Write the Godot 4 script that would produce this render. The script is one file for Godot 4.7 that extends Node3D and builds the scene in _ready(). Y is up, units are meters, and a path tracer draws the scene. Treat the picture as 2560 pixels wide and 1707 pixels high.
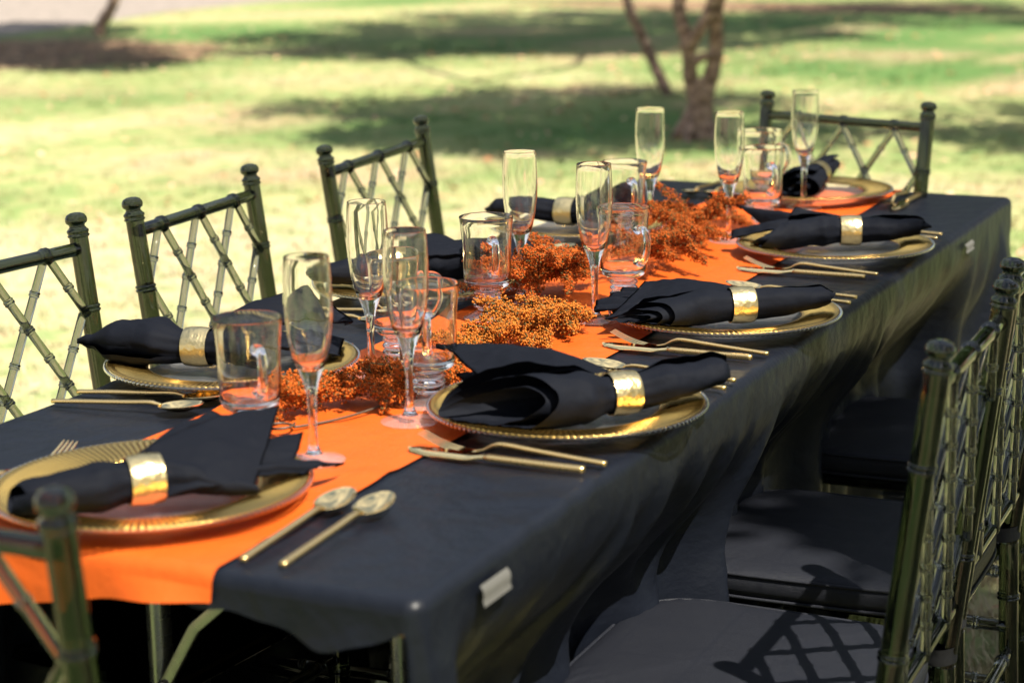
extends Node3D
# A long outdoor dinner table under a black cloth, set for eight, on a lawn below trees.

const TY := 0.755            # height of the table top over the lawn
const TLEN := 2.52           # table length
const THALF := 0.381         # half of the table width
const PLATE_R := 0.165
const CHAIR_W := 0.385       # finial to finial
const SUN_DIR := Vector3(-0.277, -0.445, -0.129)

var rng := RandomNumberGenerator.new()
var wrinkle := FastNoiseLite.new()
var lumps := FastNoiseLite.new()
var taken := {}
var M := {}

# ------------------------------------------------------------------ mesh building
class Shape:
	var v := PackedVector3Array()
	var ix := PackedInt32Array()
	var col := PackedColorArray()
	func grid(rows: Array, wrap := false) -> void:
		var base := v.size()
		var n: int = rows.size()
		var m: int = rows[0].size()
		for r in rows:
			v.append_array(r)
		var last := m if wrap else m - 1
		for i in n - 1:
			for j in last:
				var a := base + i * m + j
				var b := base + i * m + (j + 1) % m
				var c := a + m
				var d := b + m
				ix.append(a); ix.append(b); ix.append(d)
				ix.append(a); ix.append(d); ix.append(c)
	# a closed shape turned round an axis; profile points are (radius, height along the axis)
	func turn(at: Transform3D, profile: PackedVector2Array, seg := 24) -> void:
		var rows := []
		for p in profile:
			var row := PackedVector3Array()
			for j in seg:
				var f := TAU * j / seg
				row.append(at * Vector3(p.x * cos(f), p.y, p.x * sin(f)))
			rows.append(row)
		grid(rows, true)
	# a bar swept along a path: half widths along «side», half heights across it
	func sweep(path: PackedVector3Array, w: PackedFloat32Array, h: PackedFloat32Array, side: Vector3, seg := 12, square := 1.0) -> void:
		var rows := []
		var n := path.size()
		for i in n + 2:
			var k := clampi(i - 1, 0, n - 1)
			var d := (path[mini(k + 1, n - 1)] - path[maxi(k - 1, 0)]).normalized()
			var s := (side - d * side.dot(d)).normalized()
			var u := d.cross(s)
			var fat := 0.0001 if i == 0 or i == n + 1 else 1.0
			var row := PackedVector3Array()
			for j in seg:
				var f := TAU * j / seg
				var cx := signf(cos(f)) * pow(absf(cos(f)), square)
				var cy := signf(sin(f)) * pow(absf(sin(f)), square)
				row.append(path[k] + s * cx * w[k] * fat - u * cy * h[k] * fat)
			rows.append(row)
		grid(rows, true)
	func tube(path: PackedVector3Array, r: PackedFloat32Array, seg := 10) -> void:
		var d := (path[path.size() - 1] - path[0]).normalized()
		sweep(path, r, r, Vector3.UP if absf(d.y) < 0.8 else Vector3.RIGHT, seg)
	func box(at: Transform3D, size: Vector3, bevel := 0.002) -> void:
		var h := size / 2.0
		var rows := []
		for k in [[-h.y, 0.0], [-h.y, h.x - bevel], [-h.y + bevel, h.x], [h.y - bevel, h.x], [h.y, h.x - bevel], [h.y, 0.0]]:
			var row := PackedVector3Array()
			var q: float = k[1]
			var inset: float = h.x - q
			for c in [[1, 1], [-1, 1], [-1, -1], [1, -1]]:
				var x: float = maxf(h.x - inset, 0.0) * c[0]
				var z: float = maxf(h.z - inset, 0.0) * c[1]
				if q == 0.0:
					x = 0.0; z = 0.0
				row.append(at * Vector3(x, k[0], z))
			rows.append(row)
		for i in rows.size() - 1:
			for j in 4:
				var two := []
				for rr in [rows[i], rows[i + 1]]:
					two.append(PackedVector3Array([rr[j], rr[(j + 1) % 4]]))
				grid(two)
	func mesh() -> ArrayMesh:
		var nrm := PackedVector3Array()
		nrm.resize(v.size())
		for t in range(0, ix.size(), 3):
			var a := v[ix[t]]
			var f := (v[ix[t + 2]] - a).cross(v[ix[t + 1]] - a)
			for k in 3:
				nrm[ix[t + k]] += f
		for i in nrm.size():
			nrm[i] = nrm[i].normalized() if nrm[i].length_squared() > 0.0 else Vector3.UP
		var arr := []
		arr.resize(Mesh.ARRAY_MAX)
		arr[Mesh.ARRAY_VERTEX] = v
		arr[Mesh.ARRAY_NORMAL] = nrm
		arr[Mesh.ARRAY_INDEX] = ix
		if col.size():
			arr[Mesh.ARRAY_COLOR] = col
		var m := ArrayMesh.new()
		m.add_surface_from_arrays(Mesh.PRIMITIVE_TRIANGLES, arr)
		return m


# ------------------------------------------------------------------ naming and tagging
func numbered(called: String) -> String:
	var n: int = taken.get(called, 0)
	taken[called] = n + 1
	return called if n == 0 else "%s_%03d" % [called, n]


func tag(o: Node3D, label: String, category: String, group := "", kind := "") -> Node3D:
	if label: o.set_meta("label", label)
	if category: o.set_meta("category", category)
	if group: o.set_meta("group", group)
	if kind: o.set_meta("kind", kind)
	return o


func part(called: String, mesh: Mesh, m: Material, parent: Node3D) -> MeshInstance3D:
	var o := MeshInstance3D.new()
	o.mesh = mesh
	o.material_override = m
	if parent == self:
		o.name = numbered(called)
	else:
		var k := 0
		var nm := called
		while parent.has_node(nm):
			k += 1
			nm = "%s_%03d" % [called, k]
		o.name = nm
	parent.add_child(o, true)
	return o


func thing(called: String, label: String, category: String, at: Transform3D, group := "") -> Node3D:
	var o := Node3D.new()
	o.name = numbered(called)
	add_child(o, true)
	o.transform = at
	tag(o, label, category, group)
	return o


func copy(src: Node3D, called: String, label: String, at: Transform3D, group := "") -> Node3D:
	var o: Node3D = src.duplicate()
	o.name = numbered(called)
	add_child(o, true)
	o.transform = at
	o.set_meta("label", label)
	if group: o.set_meta("group", group)
	return o


func place(x: float, y: float, z: float, turn := 0.0) -> Transform3D:
	return Transform3D(Basis(Vector3.UP, turn), Vector3(x, y, z))


# ------------------------------------------------------------------ materials
func lin(r: float, g: float, b: float, a := 1.0) -> Color:
	var c := Color(r, g, b).linear_to_srgb()
	c.a = a
	return c


func mat(called: String, c: Color, rough: float, metal := 0.0) -> StandardMaterial3D:
	var m := StandardMaterial3D.new()
	m.resource_name = called
	m.albedo_color = c
	m.roughness = rough
	m.metallic = metal
	return m


func noise_tex(freq: float, octaves: int, seed_: int, size := 512, ramp: Gradient = null, kind := FastNoiseLite.TYPE_SIMPLEX_SMOOTH) -> NoiseTexture2D:
	var n := FastNoiseLite.new()
	n.noise_type = kind
	n.seed = seed_
	n.frequency = freq
	n.fractal_octaves = octaves
	var t := NoiseTexture2D.new()
	t.width = size
	t.height = size
	t.seamless = true
	t.noise = n
	if ramp:
		t.color_ramp = ramp
	return t


func ramp(stops: Array) -> Gradient:
	var g := Gradient.new()
	var off := PackedFloat32Array()
	var col := PackedColorArray()
	for s in stops:
		off.append(s[0])
		col.append(s[1])
	g.offsets = off
	g.colors = col
	return g


func triplanar(m: StandardMaterial3D, scale: float, world := false) -> StandardMaterial3D:
	m.uv1_triplanar = true
	m.uv1_world_triplanar = world
	m.uv1_scale = Vector3.ONE * scale
	return m


func glass(called: String, c: Color, ior_scale := 0.05) -> StandardMaterial3D:
	var m := mat(called, Color(c.r, c.g, c.b, 0.0), 0.0)
	m.refraction_enabled = true
	m.refraction_scale = ior_scale
	m.transparency = BaseMaterial3D.TRANSPARENCY_ALPHA
	return m


func make_materials() -> void:
	# black polyester: a fine weave whose threads catch the sun
	var weave := noise_tex(0.35, 2, 5, 512)
	var creases := noise_tex(0.008, 6, 6, 1024)
	M.cloth = mat("black_polyester", lin(0.0042, 0.0055, 0.0095), 0.41)
	M.cloth.metallic_specular = 0.31
	M.cloth.heightmap_enabled = true
	M.cloth.heightmap_texture = creases
	M.cloth.heightmap_scale = 0.22
	triplanar(M.cloth, 2.2)
	M.napkin = mat("black_napkin", lin(0.0040, 0.0049, 0.0082), 0.72)
	M.napkin.metallic_specular = 0.18
	M.napkin.heightmap_enabled = true
	M.napkin.heightmap_texture = creases
	M.napkin.heightmap_scale = 0.1
	triplanar(M.napkin, 4.5)
	M.runner = mat("orange_satin", lin(0.415, 0.068, 0.0065), 0.55)
	M.runner.metallic_specular = 0.3
	M.runner.heightmap_enabled = true
	M.runner.heightmap_texture = creases
	M.runner.heightmap_scale = 0.16
	triplanar(M.runner, 2.6)
	M.cushion = mat("black_cushion", lin(0.0092, 0.0104, 0.0152), 0.45)
	M.cushion.metallic_specular = 0.3
	M.cushion.heightmap_enabled = true
	M.cushion.heightmap_texture = weave
	M.cushion.heightmap_scale = 0.11
	triplanar(M.cushion, 9.0)
	M.elastic = mat("grey_elastic", lin(0.018, 0.0175, 0.02), 0.8)
	M.elastic.heightmap_enabled = true
	M.elastic.heightmap_texture = weave
	M.elastic.heightmap_scale = 0.05
	triplanar(M.elastic, 30.0)
	M.care_tag = mat("white_care_tag", lin(0.075, 0.073, 0.066), 0.7)
	# golds
	M.gold_rim = mat("gold_leaf_rim", Color.WHITE, 0.24, 1.0)
	M.gold_rim.vertex_color_use_as_albedo = true
	M.gold_brushed = mat("brushed_gold", lin(0.91, 0.64, 0.28), 0.3, 1.0)
	M.gold_brushed.roughness_texture = noise_tex(0.05, 3, 8, 256, ramp([[0.0, Color(0.88, 0.88, 0.88)], [1.0, Color(1, 1, 1)]]))
	triplanar(M.gold_brushed, 20.0)
	M.gold_polished = mat("polished_gold", lin(0.96, 0.71, 0.34), 0.05, 1.0)
	M.gold_ring = mat("hammered_gold", lin(0.70, 0.55, 0.28), 0.3, 1.0)
	M.gold_ring.heightmap_enabled = true
	M.gold_ring.heightmap_texture = noise_tex(0.03, 3, 12, 256, null, FastNoiseLite.TYPE_CELLULAR)
	M.gold_ring.heightmap_scale = 0.12
	triplanar(M.gold_ring, 14.0)
	# glass and resin
	M.glass = glass("clear_glass", Color(1, 1, 1))
	M.pane = mat("thin_clear_glass", Color(1, 1, 1, 0.04), 0.0)
	M.pane.transparency = BaseMaterial3D.TRANSPARENCY_ALPHA
	M.plate_pane = mat("thin_plate_glass", Color(1, 1, 1, 0.03), 0.0)
	M.plate_pane.transparency = BaseMaterial3D.TRANSPARENCY_ALPHA
	M.plate_pane.metallic_specular = 0.2
	M.plate_glass = glass("plate_glass", Color(1, 1, 1), 0.012)
	M.resin = glass("smoke_resin", lin(0.34, 0.36, 0.34), 0.05)
	M.resin_dark = glass("smoke_resin_thick", lin(0.042, 0.055, 0.036), 0.05)
	# table
	M.steel = mat("galvanised_tube", lin(0.24, 0.24, 0.23), 0.35, 0.9)
	M.steel.roughness_texture = noise_tex(0.02, 3, 21, 256, ramp([[0.0, Color(0.6, 0.6, 0.6)], [1.0, Color(1, 1, 1)]]))
	triplanar(M.steel, 6.0)
	M.plywood = mat("plywood", lin(0.28, 0.14, 0.06), 0.6)
	# plants
	M.grain = mat("sorghum_grain", Color.WHITE, 0.6)
	M.grain.metallic_specular = 0.25
	M.grain.vertex_color_use_as_albedo = true
	M.stalk = mat("dry_stalk", lin(0.13, 0.105, 0.035), 0.6)
	M.wire = mat("brown_stem_wire", lin(0.05, 0.028, 0.014), 0.5)
	M.leaf = mat("tree_leaf", Color.WHITE, 0.5)
	M.leaf.vertex_color_use_as_albedo = true
	M.leaf.backlight_enabled = true
	M.leaf.backlight = Color(0.5, 0.5, 0.3)
	M.blade = mat("grass_blade", Color.WHITE, 0.6)
	M.blade.vertex_color_use_as_albedo = true
	M.blade.backlight_enabled = true
	M.blade.backlight = Color(0.4, 0.4, 0.2)
	M.dead_leaf = mat("dead_leaf", Color.WHITE, 0.7)
	M.dead_leaf.vertex_color_use_as_albedo = true
	M.bark = mat("bark", Color.WHITE, 0.85)
	M.bark.albedo_texture = noise_tex(0.012, 5, 31, 512, ramp([[0.2, lin(0.09, 0.055, 0.038)], [0.5, lin(0.27, 0.17, 0.125)], [0.75, lin(0.46, 0.32, 0.245)]]))
	M.bark.heightmap_enabled = true
	M.bark.heightmap_texture = noise_tex(0.03, 5, 32, 512)
	M.bark.heightmap_scale = 1.5
	triplanar(M.bark, 2.5)
	# the lawn: green, straw and bare patches
	M.lawn = mat("lawn", Color.WHITE, 0.9)
	M.lawn.vertex_color_use_as_albedo = true
	M.lawn.albedo_texture = noise_tex(0.012, 5, 41, 1024, ramp([[0.15, Color(0.72, 0.84, 0.66)], [0.5, Color(0.93, 0.94, 0.86)], [0.85, Color(1.0, 0.93, 0.9)]]))
	triplanar(M.lawn, 0.35, true)
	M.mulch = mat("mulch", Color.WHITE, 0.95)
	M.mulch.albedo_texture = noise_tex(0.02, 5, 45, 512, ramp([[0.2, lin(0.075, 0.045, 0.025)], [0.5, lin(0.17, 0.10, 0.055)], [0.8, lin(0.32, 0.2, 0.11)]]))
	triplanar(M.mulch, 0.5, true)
	M.paving = mat("paving", Color.WHITE, 0.9)
	M.paving.albedo_texture = noise_tex(0.02, 5, 46, 512, ramp([[0.2, lin(0.17, 0.145, 0.125)], [0.8, lin(0.27, 0.225, 0.195)]]))
	triplanar(M.paving, 0.4, true)


# ------------------------------------------------------------------ setting
func table_height(x: float, z: float) -> float:
	var y := TY + 0.0012 * wrinkle.get_noise_2d(x * 60.0, z * 22.0) + 0.0006 * wrinkle.get_noise_2d(x * 190.0, z * 150.0 + 40.0)
	# fold lines left from storage, fanning from the near right corner
	for q in [[0.10, -0.30, 0.95], [0.14, -0.20, 1.1], [0.2, -0.11, 1.2], [-0.3, -0.55, 0.35]]:
		var d: float = (z - q[1]) * cos(q[2] - 0.6) + (x - q[0]) * sin(q[2] - 0.6)
		y += 0.0026 * exp(-pow(d / 0.014, 2.0)) * smoothstep(0.42, 0.15, Vector2(x - q[0] - 0.12, z - q[1]).length())
	return y


func sheet_on_ground(points: PackedVector2Array, y: float) -> ArrayMesh:
	var s := Shape.new()
	var tri := Geometry2D.triangulate_polygon(points)
	for p in points:
		s.v.append(Vector3(p.x, y, p.y))
	for t in range(0, tri.size(), 3):
		var a := s.v[tri[t]]
		var up := (s.v[tri[t + 2]] - a).cross(s.v[tri[t + 1]] - a).y > 0.0
		s.ix.append(tri[t])
		s.ix.append(tri[t + 1] if up else tri[t + 2])
		s.ix.append(tri[t + 2] if up else tri[t + 1])
	return s.mesh()


func wobbly(cx: float, cz: float, rx: float, rz: float, turn: float, seed_: int) -> PackedVector2Array:
	var out := PackedVector2Array()
	for i in 48:
		var f := TAU * i / 48
		var r := 1.0 + 0.28 * lumps.get_noise_2d(cos(f) * 60.0 + seed_ * 37.0, sin(f) * 60.0)
		out.append(Vector2(cx, cz) + Vector2(cos(f) * rx * r, sin(f) * rz * r).rotated(turn))
	return out


# the colour of the grass by place: worn straw near the table's left, lusher far away and to the right
func grass_tone(x: float, z: float) -> Vector3:
	var straw := Vector3(0.42, 0.36, 0.24)
	var mid := Vector3(0.295, 0.305, 0.14)
	var lush := Vector3(0.085, 0.165, 0.04)
	var k := 1.05 + 1.5 * lumps.get_noise_2d(x * 9.0, z * 9.0) + 0.8 * lumps.get_noise_2d(x * 38.0 + 500.0, z * 38.0)
	k += 0.75 * smoothstep(-1.0, -4.0, x) * smoothstep(-9.5, -4.5, z) - 0.5 * smoothstep(-10.0, -13.0, z) - 0.45 * smoothstep(-1.0, 1.0, x) - 0.3 * smoothstep(-6.5, -8.5, z) * smoothstep(-7.0, -3.0, x)
	k = clampf(k, 0.0, 2.0)
	var tone := lush.lerp(mid, k) if k < 1.0 else mid.lerp(straw, k - 1.0)
	# patches where last year's leaves have rotted to a pinkish tan
	return tone.lerp(Vector3(0.40, 0.275, 0.195), 0.75 * smoothstep(0.12, 0.45, lumps.get_noise_2d(x * 24.0 - 700.0, z * 24.0)))


func build_ground() -> void:
	var s := Shape.new()
	var rows := []
	var n := 90
	for i in 2 * n + 1:
		var row := PackedVector3Array()
		for j in 2 * n + 1:
			var u := float(i - n) / n
			var w := float(j - n) / n
			var x := -3.0 + 200.0 * w * absf(w)
			var z := -6.0 - 200.0 * u * absf(u)
			row.append(Vector3(x, 0.0, z))
			var c := grass_tone(x, z)
			s.col.append(Color(c.x, c.y, c.z))
		rows.append(row)
	s.grid(rows)
	var g := part("lawn_ground", s.mesh(), M.lawn, self)
	tag(g, "sunlit lawn of green and straw coloured grass under the table", "lawn", "", "structure")
	var path := part("paved_path", sheet_on_ground(PackedVector2Array([Vector2(-12.6, -13.6), Vector2(-12.9, -16.3), Vector2(-13.6, -19.4), Vector2(-13.6, -21.6), Vector2(-12.6, -24.5), Vector2(-9.5, -29.0), Vector2(-14.0, -33.0), Vector2(-26.0, -26.0), Vector2(-24.0, -12.0)]), 0.004), M.paving, self)
	tag(path, "pale beige paved path at the far left edge of the lawn", "path", "", "structure")
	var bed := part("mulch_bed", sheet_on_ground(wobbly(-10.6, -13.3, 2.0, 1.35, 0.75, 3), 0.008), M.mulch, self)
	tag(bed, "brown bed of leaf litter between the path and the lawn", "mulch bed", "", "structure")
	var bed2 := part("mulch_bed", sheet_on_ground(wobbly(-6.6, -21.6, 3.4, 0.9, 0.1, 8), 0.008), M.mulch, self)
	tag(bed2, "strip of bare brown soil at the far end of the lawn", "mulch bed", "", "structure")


func scatter(called: String, mesh: Mesh, m: Material, places: Array, tints: PackedColorArray, parent: Node3D) -> MultiMeshInstance3D:
	var mm := MultiMesh.new()
	mm.transform_format = MultiMesh.TRANSFORM_3D
	mm.use_colors = true
	mm.mesh = mesh
	mm.instance_count = places.size()
	for i in places.size():
		mm.set_instance_transform(i, places[i])
		mm.set_instance_color(i, tints[i])
	var o := MultiMeshInstance3D.new()
	o.multimesh = mm
	o.material_override = m
	o.name = numbered(called) if parent == self else called
	parent.add_child(o, true)
	o.set_meta("kind", "stuff")
	return o


func build_grass() -> void:
	var s := Shape.new()
	for i in 11:
		var f := rng.randf() * TAU
		var at := Vector3(rng.randf_range(-0.05, 0.05), 0.0, rng.randf_range(-0.05, 0.05))
		var lean := Vector3(cos(f), 0, sin(f))
		var side := Vector3(-sin(f), 0, cos(f)) * rng.randf_range(0.0014, 0.0024)
		var h := rng.randf_range(0.022, 0.05)
		var rows := []
		for k in 4:
			var t := k / 3.0
			var c := at + Vector3.UP * h * (t - 0.25 * t * t) + lean * h * 0.75 * t * t
			rows.append(PackedVector3Array([c - side * (1.0 - t * 0.92), c + side * (1.0 - t * 0.92)]))
		s.grid(rows)
	var places := []
	var tints := PackedColorArray()
	for i in 17000:
		var x: float
		var z: float
		if i < 5000:
			x = rng.randf_range(0.2, 2.4); z = rng.randf_range(-5.0, 0.6)
		elif i < 11000:
			x = rng.randf_range(-4.5, 2.0); z = rng.randf_range(-8.0, 0.5)
		else:
			x = rng.randf_range(-10.0, 3.0); z = rng.randf_range(-15.0, -4.0)
		var big := rng.randf_range(0.7, 1.3)
		places.append(Transform3D(Basis(Vector3.UP, rng.randf() * TAU).scaled(Vector3.ONE * big), Vector3(x, 0.0, z)))
		var c := grass_tone(x, z) * rng.randf_range(0.7, 1.25)
		tints.append(Color(c.x, c.y, c.z))
	tag(scatter("grass_tufts", s.mesh(), M.blade, places, tints, self), "short green and straw coloured grass covering the lawn", "grass")
	var leaf := Shape.new()
	var rows := []
	for k in 5:
		var t := k / 4.0
		var w := 0.5 * sin(PI * (0.08 + 0.9 * t))
		rows.append(PackedVector3Array([Vector3(-w, 0.12 * w + 0.12 * t * t, t), Vector3(0, 0.12 * t * t, t), Vector3(w, 0.16 * w + 0.12 * t * t, t)]))
	leaf.grid(rows)
	places = []
	tints = PackedColorArray()
	var tans := [Vector3(0.42, 0.2, 0.09), Vector3(0.46, 0.27, 0.15), Vector3(0.27, 0.12, 0.05), Vector3(0.48, 0.34, 0.21), Vector3(0.5, 0.28, 0.19)]
	for i in 6500:
		var x := rng.randf_range(-13.0, 2.5)
		var z := rng.randf_range(-22.0, 0.4)
		if lumps.get_noise_2d(x * 14.0 + 300.0, z * 14.0) < rng.randf_range(-0.35, 0.3):
			continue
		var b := Basis.from_euler(Vector3(rng.randf_range(-0.4, 0.2), rng.randf() * TAU, rng.randf_range(-0.4, 0.4))).scaled(Vector3.ONE * rng.randf_range(0.02, 0.048))
		places.append(Transform3D(b, Vector3(x, rng.randf_range(0.012, 0.035), z)))
		var c: Vector3 = tans[rng.randi() % 5]
		tints.append(Color(c.x, c.y, c.z))
	tag(scatter("fallen_leaves", leaf.mesh(), M.dead_leaf, places, tints, self), "dry orange and tan leaves fallen on the grass", "fallen leaves")


func limb(s: Shape, pts: Array, r0: float, r1: float, gnarl := 0.08) -> void:
	var path := PackedVector3Array()
	var rad := PackedFloat32Array()
	var n := (pts.size() - 1) * 5
	for i in n + 1:
		var t := float(i) / n * (pts.size() - 1)
		var k := mini(int(t), pts.size() - 2)
		var a: Vector3 = pts[maxi(k - 1, 0)]
		var d: Vector3 = pts[mini(k + 2, pts.size() - 1)]
		var q: Vector3 = pts[k]
		path.append(q.cubic_interpolate(pts[k + 1], a, d, t - k))
		var rr := lerpf(r0, r1, float(i) / n)
		rad.append(rr * (1.0 + gnarl * sin(i * 1.9 + r0 * 90.0)))
	s.tube(path, rad, 12)


func twig_mesh() -> ArrayMesh:
	var s := Shape.new()
	for i in 16:
		var f := rng.randf() * TAU
		var b := Basis.from_euler(Vector3(rng.randf_range(-0.9, 0.6), f, rng.randf_range(-0.7, 0.7)))
		var at := Vector3(rng.randf_range(-0.16, 0.16), rng.randf_range(-0.12, 0.12), rng.randf_range(-0.16, 0.16))
		var rows := []
		for k in 4:
			var t := k / 3.0
			var w := 0.024 * sin(PI * (0.06 + 0.9 * t))
			rows.append(PackedVector3Array([at + b * Vector3(-w, 0.01 * t, t * 0.09), at + b * Vector3(w, 0.01 * t, t * 0.09)]))
		s.grid(rows)
	return s.mesh()


func crown(tree: Node3D, twig: Mesh, blobs: Array, count: int, tone: Vector3) -> void:
	var places := []
	var tints := PackedColorArray()
	for i in count:
		var bl = blobs[rng.randi() % blobs.size()]
		var d := Vector3(rng.randfn(), rng.randfn(), rng.randfn()).normalized() * pow(rng.randf(), 0.45)
		var c: Vector3 = bl[0] + d * bl[1]
		var sway := lumps.get_noise_3d(c.x * 45.0, c.y * 45.0, c.z * 45.0)
		if sway < -0.12:
			continue
		places.append(Transform3D(Basis.from_euler(Vector3(rng.randf_range(-0.5, 0.5), rng.randf() * TAU, rng.randf_range(-0.5, 0.5))).scaled(Vector3.ONE * rng.randf_range(0.8, 1.5)), c))
		var k := rng.randf_range(0.65, 1.35)
		tints.append(Color(tone.x * k, tone.y * k * rng.randf_range(0.92, 1.08), tone.z * k))
	scatter("crown", twig, M.leaf, places, tints, tree)


func build_trees() -> void:
	var twig := twig_mesh()
	# the twisted tree whose trunk shows behind the table
	var t := thing("tree", "gnarled twisting tree trunk with two entwined stems behind the table", "tree", place(-2.69, 0, -9.04))
	var s := Shape.new()
	limb(s, [Vector3(0.0, -0.05, 0), Vector3(0.01, 0.1, 0), Vector3(0.02, 0.27, 0), Vector3(0.0, 0.34, 0.0)], 0.095, 0.058)
	limb(s, [Vector3(0.03, 0.2, 0), Vector3(0.075, 0.36, -0.02), Vector3(0.095, 0.52, -0.04), Vector3(0.10, 0.68, -0.02), Vector3(0.14, 0.9, 0.0), Vector3(0.3, 1.6, 0.1), Vector3(0.5, 2.6, 0.0), Vector3(0.9, 3.8, -0.1)], 0.048, 0.03)
	limb(s, [Vector3(-0.01, 0.2, 0), Vector3(-0.035, 0.36, 0.03), Vector3(-0.035, 0.5, 0.05), Vector3(-0.07, 0.62, 0.05), Vector3(-0.11, 0.76, 0.02), Vector3(-0.1, 0.9, 0.0), Vector3(-0.3, 1.6, -0.1), Vector3(-0.8, 2.7, 0.2), Vector3(-1.1, 3.6, 0.2)], 0.045, 0.028)
	limb(s, [Vector3(-0.05, 0.5, 0.06), Vector3(0.03, 0.6, 0.08), Vector3(0.09, 0.73, 0.05), Vector3(0.1, 0.9, 0.02), Vector3(0.0, 1.6, -0.2), Vector3(0.1, 2.9, -0.6)], 0.042, 0.02)
	limb(s, [Vector3(-0.02, 0.42, 0.05), Vector3(0.04, 0.46, 0.05), Vector3(0.09, 0.47, 0.0)], 0.03, 0.025)
	for k in 5:
		var f := TAU * k / 5.0 + 0.4
		limb(s, [Vector3(cos(f) * 0.02, 0.16, sin(f) * 0.02), Vector3(cos(f) * 0.1, 0.05, sin(f) * 0.1), Vector3(cos(f) * 0.17, -0.04, sin(f) * 0.17)], 0.045, 0.015)
	part("trunk", s.mesh(), M.bark, t)
	crown(t, twig, [[Vector3(0.5, 3.9, 0.2), Vector3(1.5, 0.8, 1.2)], [Vector3(1.3, 4.2, -0.5), Vector3(1.3, 0.7, 1.1)], [Vector3(0.9, 3.2, 1.2), Vector3(1.2, 0.6, 0.9)], [Vector3(2.0, 3.4, 0.6), Vector3(1.0, 0.5, 0.8)]], 1500, Vector3(0.07, 0.12, 0.025))
	# the slender leaning one beside it
	t = thing("tree", "slender leaning tree stem left of the twisted trunk", "tree", place(-3.75, 0, -11.29))
	s = Shape.new()
	limb(s, [Vector3(0.03, -0.05, 0), Vector3(-0.01, 0.06, 0.01), Vector3(-0.07, 0.2, 0.03), Vector3(-0.16, 0.44, 0.08), Vector3(-0.24, 0.66, 0.12), Vector3(-0.5, 1.6, 0.1), Vector3(-0.7, 3.0, -0.5), Vector3(-0.6, 4.6, -1.2)], 0.042, 0.03)
	limb(s, [Vector3(-0.55, 2.0, 0.0), Vector3(0.3, 3.0, -1.0), Vector3(0.8, 4.6, -2.0)], 0.04, 0.02)
	part("trunk", s.mesh(), M.bark, t)
	crown(t, twig, [[Vector3(-0.6, 5.4, -1.6), Vector3(1.9, 0.8, 1.1)], [Vector3(0.8, 5.2, -2.6), Vector3(1.6, 0.8, 1.2)], [Vector3(-1.6, 5.2, -3.0), Vector3(1.8, 0.8, 1.2)], [Vector3(1.6, 5.8, -3.6), Vector3(2.0, 0.9, 1.5)], [Vector3(-0.6, 5.6, -4.6), Vector3(2.4, 0.9, 1.2)], [Vector3(-0.4, 6.0, -6.4), Vector3(2.4, 0.9, 1.4)], [Vector3(1.8, 6.0, -6.0), Vector3(1.8, 0.9, 1.4)]], 4600, Vector3(0.055, 0.11, 0.022))
	# a curved sapling by the path
	t = thing("tree", "thin curved dark sapling beside the paved path at far left", "tree", place(-11.67, 0, -15.44))
	s = Shape.new()
	limb(s, [Vector3(-0.03, -0.05, 0), Vector3(0.02, 0.12, 0.0), Vector3(0.16, 0.35, -0.05), Vector3(0.24, 0.75, -0.08), Vector3(0.3, 1.6, -0.1), Vector3(0.5, 2.8, 0.0)], 0.075, 0.03)
	limb(s, [Vector3(0.3, 1.8, -0.08), Vector3(1.4, 2.9, 1.2), Vector3(2.8, 3.4, 2.8), Vector3(4.0, 3.6, 3.8)], 0.045, 0.015)
	part("trunk", s.mesh(), M.bark, t)
	crown(t, twig, [[Vector3(0.6, 3.4, 0.2), Vector3(1.3, 1.0, 1.2)], [Vector3(1.4, 3.2, 1.4), Vector3(1.2, 0.8, 1.2)], [Vector3(2.4, 3.6, 2.4), Vector3(1.2, 0.8, 1.0)], [Vector3(3.3, 3.5, 3.3), Vector3(1.3, 0.7, 1.1)], [Vector3(4.3, 3.7, 4.1), Vector3(1.0, 0.6, 0.9)]], 2300, Vector3(0.06, 0.1, 0.025))
	# trees outside the picture whose shade falls into it and which show in the spoons
	var spots := [[2.6, -8.6, 4.6, 1.5, 700], [0.5, -19.0, 6.5, 2.6, 1300], [6.9, 0.6, 5.6, 2.3, 1500], [-7.5, 1.5, 5.0, 2.4, 1000], [-3.0, 7.5, 5.5, 2.6, 1000], [-4.5, -31.0, 6.0, 3.5, 1400], [9.4, -3.6, 6.2, 2.8, 1900], [10.5, 3.6, 6.0, 2.8, 1700]]  # last two added only to shade the lawn that the drape reflects
	var says := ["broad leafy tree right of the far chair, its shade on the grass", "tall tree at the far right end of the lawn", "leafy tree standing to the right of the table", "round crowned tree on the lawn left of the table", "tree standing behind the place of the photographer", "wide tree closing the far end of the lawn", "added unseen tree farther right, shading the lawn beside the right hand chairs", "added unseen tree shading the lawn right of the table, nearest the photographer's side"]
	for i in spots.size():
		var q = spots[i]
		t = thing("tree", says[i], "tree", place(q[0], 0, q[1]))
		s = Shape.new()
		var hh: float = q[2]
		var rr: float = q[3]
		limb(s, [Vector3(0, -0.1, 0), Vector3(0.05, hh * 0.3, 0.05), Vector3(-0.06, hh * 0.6, 0.0), Vector3(0.05, hh, 0.1)], 0.17, 0.06)
		limb(s, [Vector3(-0.03, hh * 0.5, 0.0), Vector3(rr * 0.4, hh * 0.75, 0.2), Vector3(rr * 0.7, hh, 0.3)], 0.07, 0.03)
		limb(s, [Vector3(0.0, hh * 0.45, 0.0), Vector3(-rr * 0.4, hh * 0.7, -0.3), Vector3(-rr * 0.7, hh * 0.95, -0.4)], 0.07, 0.03)
		part("trunk", s.mesh(), M.bark, t)
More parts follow.
